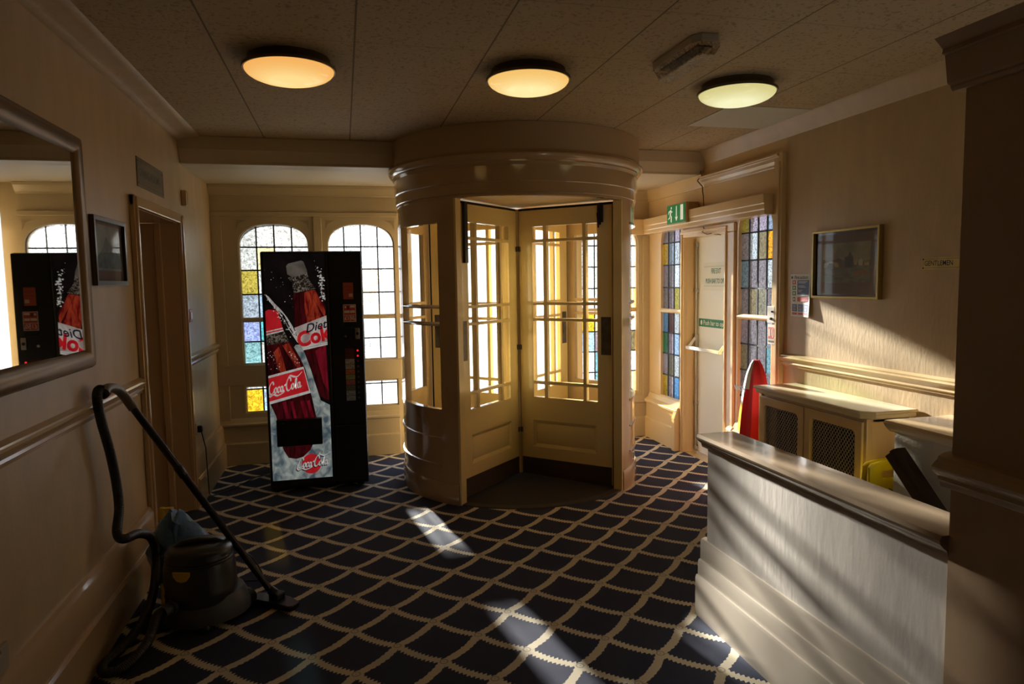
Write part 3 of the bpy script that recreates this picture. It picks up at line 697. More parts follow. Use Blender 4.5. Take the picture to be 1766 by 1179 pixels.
rev = thing('revolving_door_rotor', 'four-leaf cream revolving door with gridded glass standing in the round casing', 'revolving door', (DC[0], DC[1], 0))
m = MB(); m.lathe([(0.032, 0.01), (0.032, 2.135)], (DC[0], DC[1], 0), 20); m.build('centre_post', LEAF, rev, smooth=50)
BROWNK = mat('brown_kick_plate', (0.060, 0.042, 0.030), 0.4, bump=0.05)
TARN = mat('tarnished_plate', (0.14, 0.12, 0.10), 0.45, metal=0.6, var=0.3, vscale=20)
def leaf(ang, extra):
    ue = 0.832 if extra == 2 else 0.850
    c, s_ = math.cos(ang), math.sin(ang)
    mx = Matrix(((c, 0, -s_, DC[0]), (s_, 0, c, DC[1]), (0, 1, 0, 0), (0, 0, 0, 1)))
    # rows/cols of glass
    cols = ((0.155, 0.252), (0.282, 0.590), (0.620, 0.710)); rows = ((0.645, 0.750), (0.775, 1.252), (1.275, 1.377), (1.400, 1.866), (1.890, 1.990))
    holes = [rrect(a, b, z0, z1, 0.006, 2) for a, b in cols for z0, z1 in rows]
    holes = holes + [rect(0.150, 0.700, 0.245, 0.455)]
    m = MB(); vs, fs = flat_geo(rect(0.035, ue, 0.012, 2.118), holes, 0.042, 0.004); m.add(vs, fs, 0, mx)
    # raised field panel in the lower opening
    P0 = (0.150, 0.700, 0.245, 0.455); P1 = (0.172, 0.678, 0.267, 0.433); P2 = (0.198, 0.652, 0.290, 0.410)
    for sg in (1, -1):
        q = []
        for (a, b, z0, z1), d in ((P0, 0.019), (P1, 0.008), (P1, 0.006), (P2, 0.015)):
            q += [(a, z0, d*sg), (b, z0, d*sg), (b, z1, d*sg), (a, z1, d*sg)]
        f = []
        for k in range(3):
            for i in range(4): j = (i+1) % 4; f.append((k*4+i, k*4+j, k*4+4+j, k*4+4+i))
        f.append((12, 13, 14, 15)); m.add(q, f, 0, mx)
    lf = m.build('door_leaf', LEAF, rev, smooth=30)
    m = MB(); m.add([(0.15, 0.64, 0), (0.715, 0.64, 0), (0.715, 1.995, 0), (0.15, 1.995, 0)], [(0, 1, 2, 3)], 0, mx); m.build('leaf_glass', CLEAR, lf)
    m = MB(); m.box(0.045, ue-0.008, 0.014, 0.150, -0.0235, 0.0235, 0, mx); m.build('kick_plate', BROWNK, lf)
    m = MB(); m.box(ue, 0.872, 0.012, 2.13, -0.012, 0.012, 0, mx); m.box(0.03, 0.86, 2.118, 2.136, -0.012, 0.012, 0, mx); m.build('brush_seal', BRUSH, lf)
    m = MB(); m.box(0.742, 0.822, 1.005, 1.29, -0.025, -0.020, 0, mx); m.box(0.742, 0.822, 1.005, 1.29, 0.020, 0.025, 0, mx)
    m.box(0.752, 0.765, 1.10, 1.15, -0.034, -0.022, 0, mx)
    m.build('push_plate', TARN, lf, bevel=0.002)
    for z in (1.04, 0.37, 1.82):
        h = MB(); h.box(0.028, 0.05, z-0.02, z+0.02, -0.028, 0.028, 0, mx); h.build('hinge', BRASSD, lf, bevel=0.003)
    sg = extra
    if extra == 1:
        m = MB(); m.box(0.735, 0.775, 1.70, 2.125, 0.022, 0.045, 0, mx); m.box(0.70, 0.735, 1.80, 1.806, 0.03, 0.036, 0, mx); m.build('closer_bar', BLACK, lf, bevel=0.003)
    if extra == 2:
        m = MB(); m.box(0.725, 0.765, 1.99, 2.125, -0.05, -0.022, 0, mx); m.tube([mx @ Vector((0.745, 2.09, -0.052)), mx @ Vector((0.75, 1.97, -0.052))], 0.008); m.tube([mx @ Vector((0.73, 2.06, -0.055)), mx @ Vector((0.735, 1.95, -0.045))], 0.006)
        m.build('latch', BLACK, lf, bevel=0.003)
leaf(rad(225), 1); leaf(rad(-45), 2); leaf(rad(45), 0); leaf(rad(135), 0)

# ================================================================= VENDING MACHINE
VX0, VX1, VY, VH = -0.585, 0.145, 5.42, 1.815
vm_ = thing('vending_machine', 'tall black soft drink vending machine with a lit bottle picture on its front', 'vending machine', (-0.22, 5.75, 0))
m = MB(); m.box(VX0, VX1, VY, 6.12, 0.025, VH)
VB = mat('vending_black', (0.011, 0.011, 0.012), 0.32, bump=0.03, bscale=40)
m.build('cabinet', VB, vm_, bevel=0.012, seg=3)
for x in (VX0+0.06, VX1-0.06):
    for y in (VY+0.06, 6.06): m = MB(); m.lathe([(0.025, 0.0), (0.025, 0.03)], (x, y, 0), 12); m.build('foot', BLACK, vm_)
m = MB(); m.box(VX0+0.005, -0.105, VY-0.028, VY+0.005, 0.05, VH-0.005); m.build('display_surround', VB, vm_, bevel=0.008)
m = MB(); m.box(-0.10, VX1-0.005, VY-0.02, VY+0.005, 0.50, VH-0.005); m.box(-0.10, VX1-0.005, VY-0.02, VY+0.005, 0.05, 0.49); m.build('control_panel', VB, vm_, bevel=0.006)

# artwork of the lit panel, drawn in panel coordinates (x right, y down), 104 x 390 units
PX0, PX1, PZ0, PZ1 = -0.562, -0.128, 0.098, 1.798
def ramp_emit(name, c0, c1, scale, e, detail=6, stretch=(1, 1, 1), lo=0.35, hi=0.65, vor=False):
    m, t = new_mat(name); n = t.nodes; L = t.links
    o = n.new('ShaderNodeOutputMaterial'); p = n.new('ShaderNodeBsdfPrincipled'); L.new(p.outputs[0], o.inputs[0])
    tcn = n.new('ShaderNodeTexCoord'); mp = n.new('ShaderNodeMapping'); mp.inputs['Scale'].default_value = stretch; L.new(tcn.outputs['Object'], mp.inputs[0])
    nz = n.new('ShaderNodeTexNoise'); nz.inputs['Scale'].default_value = scale; nz.inputs['Detail'].default_value = detail; nz.inputs['Distortion'].default_value = 0.8; L.new(mp.outputs[0], nz.inputs['Vector'])
    c = n.new('ShaderNodeValToRGB'); c.color_ramp.elements[0].position = lo; c.color_ramp.elements[1].position = hi
    c.color_ramp.elements[0].color = (*c0, 1); c.color_ramp.elements[1].color = (*c1, 1); L.new(nz.outputs[0], c.inputs[0])
    L.new(c.outputs[0], p.inputs['Base Color']); L.new(c.outputs[0], p.inputs['Emission Color']); p.inputs['Emission Strength'].default_value = e; p.inputs['Roughness'].default_value = 0.25
    return m
E0 = 0.28
art = [ramp_emit('art_black', (0.002, 0.002, 0.002), (0.006, 0.004, 0.004), 8, 0.5),
       ramp_emit('art_ice', (0.10, 0.15, 0.19), (0.55, 0.62, 0.58), 17, E0, 7, (1, 1, 0.7)),
       ramp_emit('art_red', (0.60, 0.012, 0.02), (0.80, 0.03, 0.04), 6, E0),
       ramp_emit('art_white', (0.62, 0.62, 0.60), (0.85, 0.85, 0.83), 20, E0),
       ramp_emit('art_cola', (0.016, 0.002, 0.003), (0.085, 0.005, 0.008), 14, E0, 3, (3, 1, 0.4)),
       ramp_emit('art_grey_cap', (0.11, 0.095, 0.08), (0.20, 0.18, 0.155), 9, E0),
       ramp_emit('art_amber', (0.17, 0.006, 0.008), (0.48, 0.06, 0.022), 24, E0, 3, (2, 1, 0.5)),
       ramp_emit('art_neck', (0.02, 0.015, 0.012), (0.30, 0.25, 0.20), 70, E0, 2, lo=0.45, hi=0.68),
       ramp_emit('art_label', (0.40, 0.33, 0.31), (0.72, 0.68, 0.66), 14, E0),
       ramp_emit('art_crimson', (0.13, 0.004, 0.012), (0.27, 0.010, 0.025), 10, E0, 3, (3, 1, 0.5)),
       ramp_emit('art_silver', (0.45, 0.42, 0.40), (0.80, 0.78, 0.76), 30, E0),
       ramp_emit('art_ink', (0.01, 0.01, 0.02), (0.02, 0.02, 0.04), 5, 0.3)]
layer = [0]
A_ = MB()
def U(px, py):
    v = (py-437)/389.0; xl = 456.5+(py-437)*0.036; wd = 105.5-(py-437)*0.010
    return PX0+(px-xl)/wd*(PX1-PX0), PZ1-v*(PZ1-PZ0)
def apoly(pts, mi, raw=False):
    layer[0] += 1; d = 0.00002*layer[0]
    q = [(p if raw else U(*p)) for p in pts]
    box = rect(PX0, PX1, PZ0, PZ1)
    # ear-clip safe: use a filled curve for concave shapes
    vs, fs = flat_geo(q, (), 0.00002)
    A_.add([(a, b, 0.0004+d) for a, b, c in vs if True], fs, mi, on_back(VY-0.029))
apoly(rect(PX0, PX1, PZ0, PZ1), 0, True)
# ice
apoly([(505, 600), (511, 592), (519, 592), (526, 606), (536, 634), (545, 664), (553, 690), (571, 700), (573, 826), (468, 828), (460, 690), (466, 660), (500, 640)], 1)
# left bottle (red cap)
body = [(462, 589), (500, 585), (507, 594), (518, 614), (527, 634), (536, 676), (540, 694), (546, 724), (541, 745), (540, 764), (534, 776), (522, 787), (510, 790), (497, 787), (489, 774), (485, 760), (482, 738), (476, 712), (466, 690), (462, 660)]
apoly(body, 4)
apoly([(473, 604), (482, 594), (488, 612), (496, 644), (488, 646), (480, 628)], 6)
apoly([(488, 592), (499, 588), (512, 612), (520, 632), (514, 634), (500, 612)], 6)
for x0, x1 in ((487, 493), (500, 505), (518, 524), (529, 534)): apoly([(x0, 690), (x1, 688), (x1+7, 720), (x0+7, 720)], 9)
apoly([(461, 573), (491, 567), (497, 580), (500, 587), (462, 591)], 7)
apoly([(459, 568), (489, 562), (491, 568), (461, 575)], 10); apoly([(460, 570), (490, 564), (490, 566), (460, 572)], 2)
apoly([(460, 534), (464, 531), (478, 532), (482, 536), (489, 562), (459, 568)], 2)
apoly([(462, 644), (524, 630), (536, 676), (464, 693)], 3); apoly([(462, 648), (524, 634), (533, 672), (464, 688)], 2)
# right bottle (grey cap)
apoly([(508, 505), (546, 499), (556, 514), (563, 528), (564, 600), (566, 640), (568, 690), (562, 689), (552, 682), (545, 664), (538, 640), (530, 612), (520, 590), (510, 560), (507, 530)], 4)
apoly([(527, 503), (534, 500), (546, 520), (554, 540), (562, 556), (530, 560), (526, 530)], 6)
apoly([(535, 500), (545, 499), (556, 520), (563, 535), (563, 548), (552, 530)], 6)
apoly([(524, 506), (527, 503), (527, 530), (532, 558), (527, 560)], 4)
apoly([(544, 604), (563, 592), (565, 640), (567, 676), (558, 660)], 9)
apoly([(506, 486), (533, 477), (540, 489), (547, 497), (509, 504)], 7)
apoly([(499, 478), (532, 468), (534, 477), (505, 485)], 7)
apoly([(496, 458), (500, 454), (522, 449), (526, 451), (532, 466), (531, 471), (506, 477), (498, 472)], 5)
apoly([(509, 563), (565, 543), (566, 594), (524, 602), (516, 586)], 8); apoly([(522, 596), (566, 589), (566, 594), (524, 602)], 3)
# splashes
def drop(x, y, r, mi=3):
    n = random.randint(5, 7); st = random.uniform(0.6, 1.7)
    apoly([(x+r*math.cos(2*PI*i/n)*st*random.uniform(0.7, 1.2), y+r*math.sin(2*PI*i/n)*random.uniform(0.7, 1.2)) for i in range(n)], mi)
def splash(p0, p1, w0, w1, n, r):
    for i in range(n):
        t = random.random(); w_ = w0+(w1-w0)*t
        drop(p0[0]+(p1[0]-p0[0])*t+random.gauss(0, w_), p0[1]+(p1[1]-p0[1])*t+random.gauss(0, w_), random.uniform(0.4, 1)*r, random.choice((3, 3, 10, 5)))
apoly([(460, 505), (466, 509), (476, 521), (486, 531), (497, 545), (506, 560), (512, 575), (520, 590), (514, 588), (506, 576), (499, 564), (491, 548), (482, 536), (474, 526), (464, 513)], 10)
apoly([(484, 534), (492, 541), (499, 556), (508, 574), (504, 570), (496, 556), (488, 543)], 0)
splash((460, 505), (512, 580), 1.5, 3, 46, 1.5); splash((556, 474), (560, 515), 2.0, 3.0, 80, 1.6); splash((546, 455), (558, 476), 3, 4, 14, 1.0)
splash((465, 470), (505, 520), 12, 8, 14, 0.8); splash((470, 600), (475, 640), 5, 5, 26, 0.9); splash((500, 600), (515, 625), 3, 3, 22, 1.1)
# emblem, lettering
def stroke(pts, wd, nib=rad(35), n=6):
    P = [Vector((a, b)) for a, b in pts]; out = []
    for i in range(len(P)-1):
        p0, p1, p2, p3 = P[max(i-1, 0)], P[i], P[i+1], P[min(i+2, len(P)-1)]
        for k in range(n):
            t = k/n; out.append(0.5*((2*p1)+(p2-p0)*t+(2*p0-5*p1+4*p2-p3)*t*t+(3*p1-p0-3*p2+p3)*t**3))
    out.append(P[-1]); L_, R__ = [], []
    for i, p in enumerate(out):
        t = out[min(i+1, len(out)-1)]-out[max(i-1, 0)]; ln = t.length or 1; t /= ln
        a = math.atan2(t.y, t.x); ww = wd*(0.35+0.75*abs(math.sin(a-nib)))*(0.35 if i in (0, len(out)-1) else 1)
        nrm = Vector((-t.y, t.x))*ww/2; L_.append(p+nrm); R__.append(p-nrm)
    return L_, R__
def ring(cx, cy_, rx, ry, a0=100, a1=460, n=9): return [(cx+rx*math.cos(rad(a0+(a1-a0)*i/n)), cy_+ry*math.sin(rad(a0+(a1-a0)*i/n))) for i in range(n+1)]
SCRIPT = [ [(1.05, 1.25), (0.95, 1.6), (0.7, 1.62), (0.35, 1.2), (0.2, 0.65), (0.35, 0.2), (0.7, 0.15), (1.02, 0.45)],
  [(0.05, 0.75), (0.0, 0.2), (0.25, -0.12), (0.6, -0.1), (1.0, 0.02), (1.6, -0.22), (2.3, -0.12), (2.9, 0.1)],
  ring(1.32, 0.5, 0.22, 0.34), [(2.05, 0.72), (1.92, 0.86), (1.72, 0.7), (1.68, 0.35), (1.85, 0.14), (2.1, 0.32)],
  ring(2.38, 0.5, 0.21, 0.34), [(2.62, 0.86), (2.58, 0.4), (2.68, 0.15), (2.85, 0.3)],
  [(2.88, 0.78), (3.02, 0.95), (3.14, 0.8)],
  [(4.05, 1.2), (3.98, 1.62), (3.7, 1.7), (3.35, 1.25), (3.22, 0.65), (3.35, 0.18), (3.7, 0.1), (4.02, 0.42)],
  [(3.55, 1.55), (3.9, 1.95), (4.5, 1.75), (5.1, 1.6), (5.7, 1.85), (6.05, 2.1)],
  ring(4.32, 0.5, 0.22, 0.34), [(4.75, 0.3), (4.98, 0.9), (5.02, 1.35), (4.88, 1.3), (4.8, 0.7), (4.86, 0.18), (5.05, 0.2)],
  ring(5.38, 0.5, 0.21, 0.34), [(5.62, 0.86), (5.58, 0.4), (5.68, 0.15), (5.9, 0.34)]]
def script_word(ox, oy, sx_, ang, mi, wd, shear=0.22, sy=None):
    layer[0] += 1; sy = sy or sx_
    ca, sa = math.cos(ang), math.sin(ang)
    for st in SCRIPT:
        l, r = stroke(st, wd)
        pts = []
        for p in l+r:
            x, y = (p.x+p.y*shear)*sx_, p.y*sy
            X, Y = ox+x*ca+y*sa, oy+x*sa-y*ca
            pts.append(U(X, Y))
        n = len(l); layer[0] += 1
        A_.add([(a, b, 0.0004+0.00002*layer[0]+0.00001) for a, b in pts], [(i, i+1, n+i+1, n+i) for i in range(n-1)], mi, on_back(VY-0.029))
script_word(463.5, 678, 9.9, rad(-11.5), 3, 0.24, sy=13.0)
apoly([(536+17*math.cos(rad(a)), 800+17.5*math.sin(rad(a))) for a in range(0, 360, 15)], 2)
script_word(510.5, 809, 9.1, rad(-4), 11, 0.36, sy=11.0); script_word(511.2, 808, 9.1, rad(-4), 3, 0.25, sy=11.0)
splash((549, 782), (555, 780), 1, 1, 5, 1.2)
def art_text(txt, size, shear, bold, cxp, cyp, ang, mi, xs=1):
    layer[0] += 2; X, Z = U(cxp, cyp); ca, sa = math.cos(ang), math.sin(ang)
    vs, fs = text_geo(txt, size, shear, bold, xs=xs)
    A_.add([(X+a*ca-b*sa, Z+a*sa+b*ca, 0.0004+0.00002*layer[0]) for a, b, c in vs], fs, mi, on_back(VY-0.029))
art_text('Coke', 0.150, 0.12, 0.006, 548, 578, rad(14), 2, 0.92)
art_text('Diet', 0.088, 0.45, 0.0012, 544.5, 562.2, rad(14), 11, 1.0)
for k in range(14): apoly([(531+2.5*k, 597.6-0.45*k), (532.2+2.5*k, 597.4-0.45*k), (532.2+2.5*k, 596.4-0.45*k), (531+2.5*k, 596.6-0.45*k)], 11)
# crop to the panel
me = bpy.data.meshes.new('t'); me.from_pydata(A_.v, [], A_.f)
for p, i in zip(me.polygons, A_.m): p.material_index = i
bm = bmesh.new(); bm.from_mesh(me)
for co, no in (((PX0, 0, 0), (-1, 0, 0)), ((PX1, 0, 0), (1, 0, 0)), ((0, 0, PZ0), (0, 0, -1)), ((0, 0, PZ1), (0, 0, 1))):
    bmesh.ops.bisect_plane(bm, geom=bm.verts[:]+bm.edges[:]+bm.faces[:], plane_co=co, plane_no=no, clear_outer=True)
me2 = bpy.data.meshes.new('display_panel'); bm.to_mesh(me2); bm.free()
for a in art: me2.materials.append(a)
dp = bpy.data.objects.new('display_panel', me2); COL.objects.link(dp); attach(dp, vm_); dp['label'] = 'lit picture of two cola bottles on ice'
# vend slot
m = MB(); m.box(-0.516, -0.190, VY-0.085, VY-0.028, 0.368, 0.566); m.box(-0.50, -0.205, VY-0.09, VY-0.084, 0.38, 0.50); m.build('delivery_flap', mat('flap_black', (0.006, 0.006, 0.006), 0.4), vm_, bevel=0.006)
m = MB(); m.lathe([(0.004, 0), (0.004, 0.004)], (0, 0, 0), 10, mx=on_back(VY-0.087) @ Matrix.Translation((-0.465, 0.545, 0))); m.build('flap_rivet', CHROME, vm_)
# controls
yb = VY-0.0205
RST = mat('red_sticker', (0.42, 0.07, 0.04), 0.5); RST2 = mat('price_red', (0.55, 0.05, 0.05), 0.45); LW = mat('label_white', (0.7, 0.68, 0.64), 0.5)
def text_on(m, txt, size, x, z, y, mi, xs=1, bold=0.0, shear=0):
    vs, fs = text_geo(txt, size, shear, bold, xs=xs); m.add([(a+x, b+z, 0.001) for a, b, c in vs], fs, mi, on_back(y))
m = MB(); m.box(0.0, 0.075, yb-0.001, yb, 1.452, 1.578); m.box(0.042, 0.07, yb-0.0016, yb-0.001, 1.470, 1.494, 1)
for z in (1.545, 1.52): m.box(0.005, 0.07, yb-0.0016, yb-0.001, z, z+0.003, 2)
m.build('red_sticker', [RST, mat('sticker_cream', (0.6, 0.45, 0.3), 0.5), mat('sticker_dark', (0.25, 0.03, 0.02), 0.5)], vm_)
m = MB(); m.box(-0.004, 0.090, yb-0.001, yb, 1.280, 1.412, 1); m.box(0.0, 0.086, yb-0.0015, yb-0.001, 1.284, 1.408, 0)
m.box(0.044, 0.046, yb-0.002, yb-0.0015, 1.284, 1.332, 1); m.box(0.0, 0.086, yb-0.002, yb-0.0015, 1.330, 1.333, 1)
m.box(0.004, 0.042, yb-0.002, yb-0.0015, 1.348, 1.366, 1); m.box(0.046, 0.082, yb-0.002, yb-0.0015, 1.348, 1.366, 1)
m.box(0.006, 0.020, yb-0.002, yb-0.0015, 1.385, 1.400, 1); m.box(0.022, 0.042, yb-0.002, yb-0.0015, 1.376, 1.400, 2); m.box(0.046, 0.082, yb-0.002, yb-0.0015, 1.388, 1.404, 1)
text_on(m, '£1', 0.042, 0.022, 1.308, yb-0.0016, 1, 0.85, 0.0008); text_on(m, '50', 0.042, 0.061, 1.308, yb-0.0016, 1, 0.8, 0.0008); text_on(m, 'p', 0.022, 0.081, 1.300, yb-0.0016, 1)
m.build('price_label', [RST2, LW, mat('price_dark', (0.15, 0.02, 0.02), 0.5)], vm_)
m = MB(); m.box(0.0, 0.085, yb-0.003, yb, 1.245, 1.278); m.build('display_window', mat('lcd_dark', (0.03, 0.035, 0.03), 0.2), vm_)
m = MB(); m.box(0.078, 0.112, yb-0.008, yb, 1.148, 1.232); m.build('coin_slot', STEEL, vm_, bevel=0.003)
m = MB(); m.lathe([(0.011, 0), (0.011, 0.004)], (0, 0, 0), 14, mx=on_back(yb-0.007) @ Matrix.Translation((0.095, 1.19, 0))); m.build('coin_return', BLACK, vm_)
m = MB(); m.lathe([(0.011, 0), (0.010, 0.006)], (0, 0, 0), 16, mx=on_back(yb) @ Matrix.Translation((0.006, 1.172, 0))); m.build('lock', CHROME, vm_, smooth=40)
cols = [(0.10, 0.02, 0.015), (0.12, 0.02, 0.015), (0.42, 0.43, 0.46), (0.42, 0.38, 0.38), (0.50, 0.15, 0.06), (0.28, 0.33, 0.14), (0.42, 0.12, 0.13), (0.14, 0.16, 0.12), (0.34, 0.40, 0.48), (0.36, 0.42, 0.50)]
for k, c in enumerate(cols):
    z1 = 1.078-k*0.0405
    m = MB(); m.box(-0.002, 0.066, yb-0.002, yb, z1-0.036, z1, 0)
    for j in range(4):
        zz = z1-0.01-random.random()*0.018; m.box(0.004+j*0.014, 0.012+j*0.014, yb-0.0026, yb-0.002, zz-0.005, zz+0.004, 1)
    m.build('flavour_label', [mat('flavour_%d' % k, c, 0.4), mat('flavour_mark_%d' % k, tuple(min(1, x*0.35+0.03) for x in c), 0.4)], vm_)
    m = MB(); m.lathe([(0.0075, 0), (0.0065, 0.005)], (0, 0, 0), 12, mx=on_back(yb) @ Matrix.Translation((0.092, z1-0.018, 0)))
    m.build('button', mat('red_light', (0.8, 0.02, 0.02), 0.3, emit=0.8) if k in (0, 1) else mat('button_grey', (0.12, 0.12, 0.12), 0.3), vm_, smooth=50)
# power cable: socket on the left wall, cable to the floor
sk = thing('wall_socket', 'white wall socket with a black plug, between doorway and window corner', 'socket', (XL, 5.42, 0.53))
m = MB(); m.box(XL, XL+0.012, 5.36, 5.50, 0.49, 0.575); m.build('face_plate', mat('white_plastic', (0.55, 0.52, 0.46), 0.35), sk, bevel=0.003)
pg = thing('power_plug', 'black plug and lead hanging from the wall socket to the carpet', 'plug', (XL+0.03, 5.40, 0.53))
m = MB(); m.box(XL+0.012, XL+0.045, 5.375, 5.42, 0.505, 0.555); m.build('plug_body', BLACK, pg, bevel=0.006)
m = MB(); m.tube([(XL+0.035, 5.40, 0.51), (XL+0.045, 5.405, 0.45), (XL+0.055, 5.42, 0.38), (XL+0.057, 5.43, 0.2), (XL+0.06, 5.43, 0.03), (XL+0.075, 5.45, 0.006), (XL+0.2, 5.6, 0.006), (-0.75, 5.9, 0.006), (-0.60, 5.98, 0.006)], 0.004, 8); m.build('lead', BLACK, pg, smooth=60)
sk2 = MB(); sk2.box(XL, XL+0.012, 2.26, 2.42, 0.375, 0.46); 
for yy in (2.30, 2.38): sk2.box(XL+0.012, XL+0.015, yy-0.012, yy+0.012, 0.44, 0.452)
tag(sk2.build('wall_socket', mat('cream_plastic', (0.42, 0.36, 0.28), 0.4), bevel=0.003), 'cream double wall socket low on the wall below the mirror', 'socket')

# ================================================================= WALL ITEMS
# mirror
mr = thing('wall_mirror', 'large wall mirror in a rounded bronze frame above the dado rail', 'mirror', (XL, 2.6, 1.71))
y0, y1, z0, z1 = 1.75, 3.31, 1.225, 2.195; fwid = 0.085
m = MB(); prof = []
corn = [(y0, z0, 1, 1), (y1, z0, -1, 1), (y1, z1, -1, -1), (y0, z1, 1, -1)]
secs = [(0, 0.0), (0, 0.02), (0.012, 0.038), (0.035, 0.048), (0.06, 0.04), (0.076, 0.026), (fwid, 0.018), (fwid, 0.0)]
vs = []
for (cy_, cz, sy, sz) in corn:
    for ins, d in secs: vs.append((XL+d, cy_+sy*ins, cz+sz*ins))
k = len(secs); fs = []
for i in range(4):
    j = (i+1) % 4
    for q_ in range(k-1): fs.append((i*k+q_, j*k+q_, j*k+q_+1, i*k+q_+1))
m.add(vs, fs); m.build('frame', mat('bronze_frame', (0.22, 0.13, 0.055), 0.38, metal=0.5, var=0.25, vscale=3), mr, smooth=50)
m = MB(); m.box(-0.002, 0.002, -(y1-y0)/2+fwid-0.004, (y1-y0)/2-fwid+0.004, z0+fwid-0.004, z1-fwid+0.004, 0, Matrix.Translation((XL+0.014, (y0+y1)/2, 0)) @ Matrix.Rotation(rad(-0.7), 4, 'Z')); m.build('mirror_glass', mat('silvered_mirror', (0.80, 0.80, 0.78), 0.015, metal=1), mr)
# small picture on the left
def picture(name, label, mx, u0, u1, v0, v1, fr, depth, fm, parts):
    r = thing(name, label, 'picture', tuple(mx @ Vector(((u0+u1)/2, v0, 0))))
    m = MB(); vs, fs = flat_geo(rect(u0, u1, v0, v1), [rect(u0+fr, u1-fr, v0+fr, v1-fr)], depth, 0.003); m.add([(a, b, c+depth/2+0.001) for a, b, c in vs], fs, 0, mx); m.build('frame', fm, r, smooth=30)
    m = MB(); mats = []
    for i, (poly, mt) in enumerate(parts):
        if mt not in mats: mats.append(mt)
        vs, fs = flat_geo(poly, (), 0.00002); m.add([(a, b, depth*0.35+0.0002*i) for a, b, c in vs], fs, mats.index(mt), mx)
    m.build('artwork', mats, r)
    m = MB(); e = depth*0.35+0.0002*(len(parts)+3); m.add([(u0+fr, v0+fr, e), (u1-fr, v0+fr, e), (u1-fr, v1-fr, e), (u0+fr, v1-fr, e)], [(0, 1, 2, 3)], 0, mx); m.build('picture_glass', CLEAR, r)
    return r
DFR = mat('dark_wood_frame', (0.035, 0.018, 0.012), 0.3, coat=0.4)
MNT = mat('brown_mount', (0.17, 0.08, 0.06), 0.7); P1m = mat('print_mist', (0.22, 0.25, 0.27), 0.6, var=0.6, vscale=9); P2m = mat('print_dark_foliage', (0.10, 0.12, 0.10), 0.6, var=0.6, vscale=22)
a, b, c, d = 3.44, 3.90, 1.575, 1.89
picture('framed_picture', 'small dark-framed misty landscape print between the mirror and the doorway', on_left(XL), a, b, c, d, 0.022, 0.022, DFR,
        [(rect(a+.02, b-.02, c+.02, d-.02), MNT), (rect(a+.05, b-.05, c+.07, d-.035), P1m),
         ([(a+.06, c+.08), (b-.06, c+.08), (b-.07, c+.14), (a+.26, c+.19), (a+.20, c+.23), (a+.14, c+.17), (a+.07, c+.13)], P2m)])
# right picture: townscape by the water
GFR = mat('gilt_frame', (0.42, 0.32, 0.11), 0.35, metal=0.6)
K1 = mat('mount_purple_brown', (0.14, 0.08, 0.065), 0.6); K2 = mat('paint_sky', (0.27, 0.26, 0.17), 0.6, var=0.45, vscale=12); K3 = mat('paint_water', (0.17, 0.16, 0.11), 0.6, var=0.5, vscale=16, stretch=(1, 1, 4))
K4 = mat('paint_tower', (0.055, 0.04, 0.035), 0.6); K5 = mat('paint_sand', (0.45, 0.33, 0.18), 0.6, var=0.4, vscale=30); K6 = mat('paint_boat', (0.25, 0.13, 0.06), 0.6, var=0.3, vscale=30); K7 = mat('paint_land', (0.13, 0.11, 0.08), 0.6, var=0.4, vscale=20)
a, b, c, d = -3.895, -3.318, 1.428, 1.85
A0, B0, C0, D0 = a+.085, b-.085, c+.095, d-.085
def pr(s, t): return (A0+(B0-A0)*s, C0+(D0-C0)*t)
picture('framed_picture', 'gilt-framed waterside town painting above the radiator cabinet', on_right(XR), a, b, c, d, 0.016, 0.03, GFR,
        [(rect(a+.014, b-.014, c+.014, d-.014), DFR), (rect(a+.03, b-.03, c+.03, d-.03), K1), ([pr(0, 0), pr(1, 0), pr(1, 1), pr(0, 1)], K2), ([pr(0, 0), pr(1, 0), pr(1, .42), pr(0, .36)], K3),
         ([pr(0, .36), pr(1, .42), pr(1, .55), pr(.8, .5), pr(.6, .48), pr(.35, .62), pr(.15, .55), pr(0, .6)], K7),
         ([pr(.48, .38), pr(.66, .38), pr(.66, .62), pr(.62, .68), pr(.59, .80), pr(.55, .66), pr(.48, .64)], K4),
         ([pr(.02, .38), pr(.1, .40), pr(.14, .5), pr(.22, .5), pr(.28, .40), pr(.36, .40), pr(.34, .5), pr(.18, .56), pr(.03, .5)], K5),
         ([pr(.68, .44), pr(.74, .44), pr(.74, .54), pr(.71, .58), pr(.68, .54)], K5), ([pr(.77, .42), pr(.85, .42), pr(.85, .54), pr(.81, .60), pr(.77, .54)], mat('paint_white_house', (0.5, 0.46, 0.36), 0.6)),
         ([pr(.88, .42), pr(.98, .42), pr(.98, .5), pr(.88, .5)], K5), ([pr(.66, .18), pr(.98, .2), pr(.94, .32), pr(.72, .31)], K6), ([pr(.25, .08), pr(.37, .08), pr(.36, .14), pr(.27, .15)], K7)])
# brass name plates
def plate(name, label, mx, u0, u1, v0, v1, mt, inkm, txt, size, xs, border=0.012):
    r = MB(); r.box(u0, u1, v0, v1, 0, 0.004, 0, mx)
    b_ = border; h = 0.0012
    for q_ in ((u0+b_, u1-b_, v0+b_, v0+b_+h), (u0+b_, u1-b_, v1-b_-h, v1-b_), (u0+b_, u0+b_+h, v0+b_, v1-b_), (u1-b_-h, u1-b_, v0+b_, v1-b_)): r.box(q_[0], q_[1], q_[2], q_[3], 0.004, 0.0045, 1, mx)
    for u_ in (u0+b_, u1-b_):
        for v_ in (v0+b_, v1-b_): r.lathe([(0.0045, 0), (0.003, 0.002)], (0, 0, 0), 10, 1, mx @ Matrix.Translation((u_, v_, 0.004)))
    vs, fs = text_geo(txt, size, 0, 0.00028, xs=xs, align='LEFT'); r.add([(p[0]+u0+border*2.1, p[1]+(v0+v1)/2, 0.0048) for p in vs], fs, 1, mx)
    return tag(r.build(name, [mt, inkm]), label, 'sign')
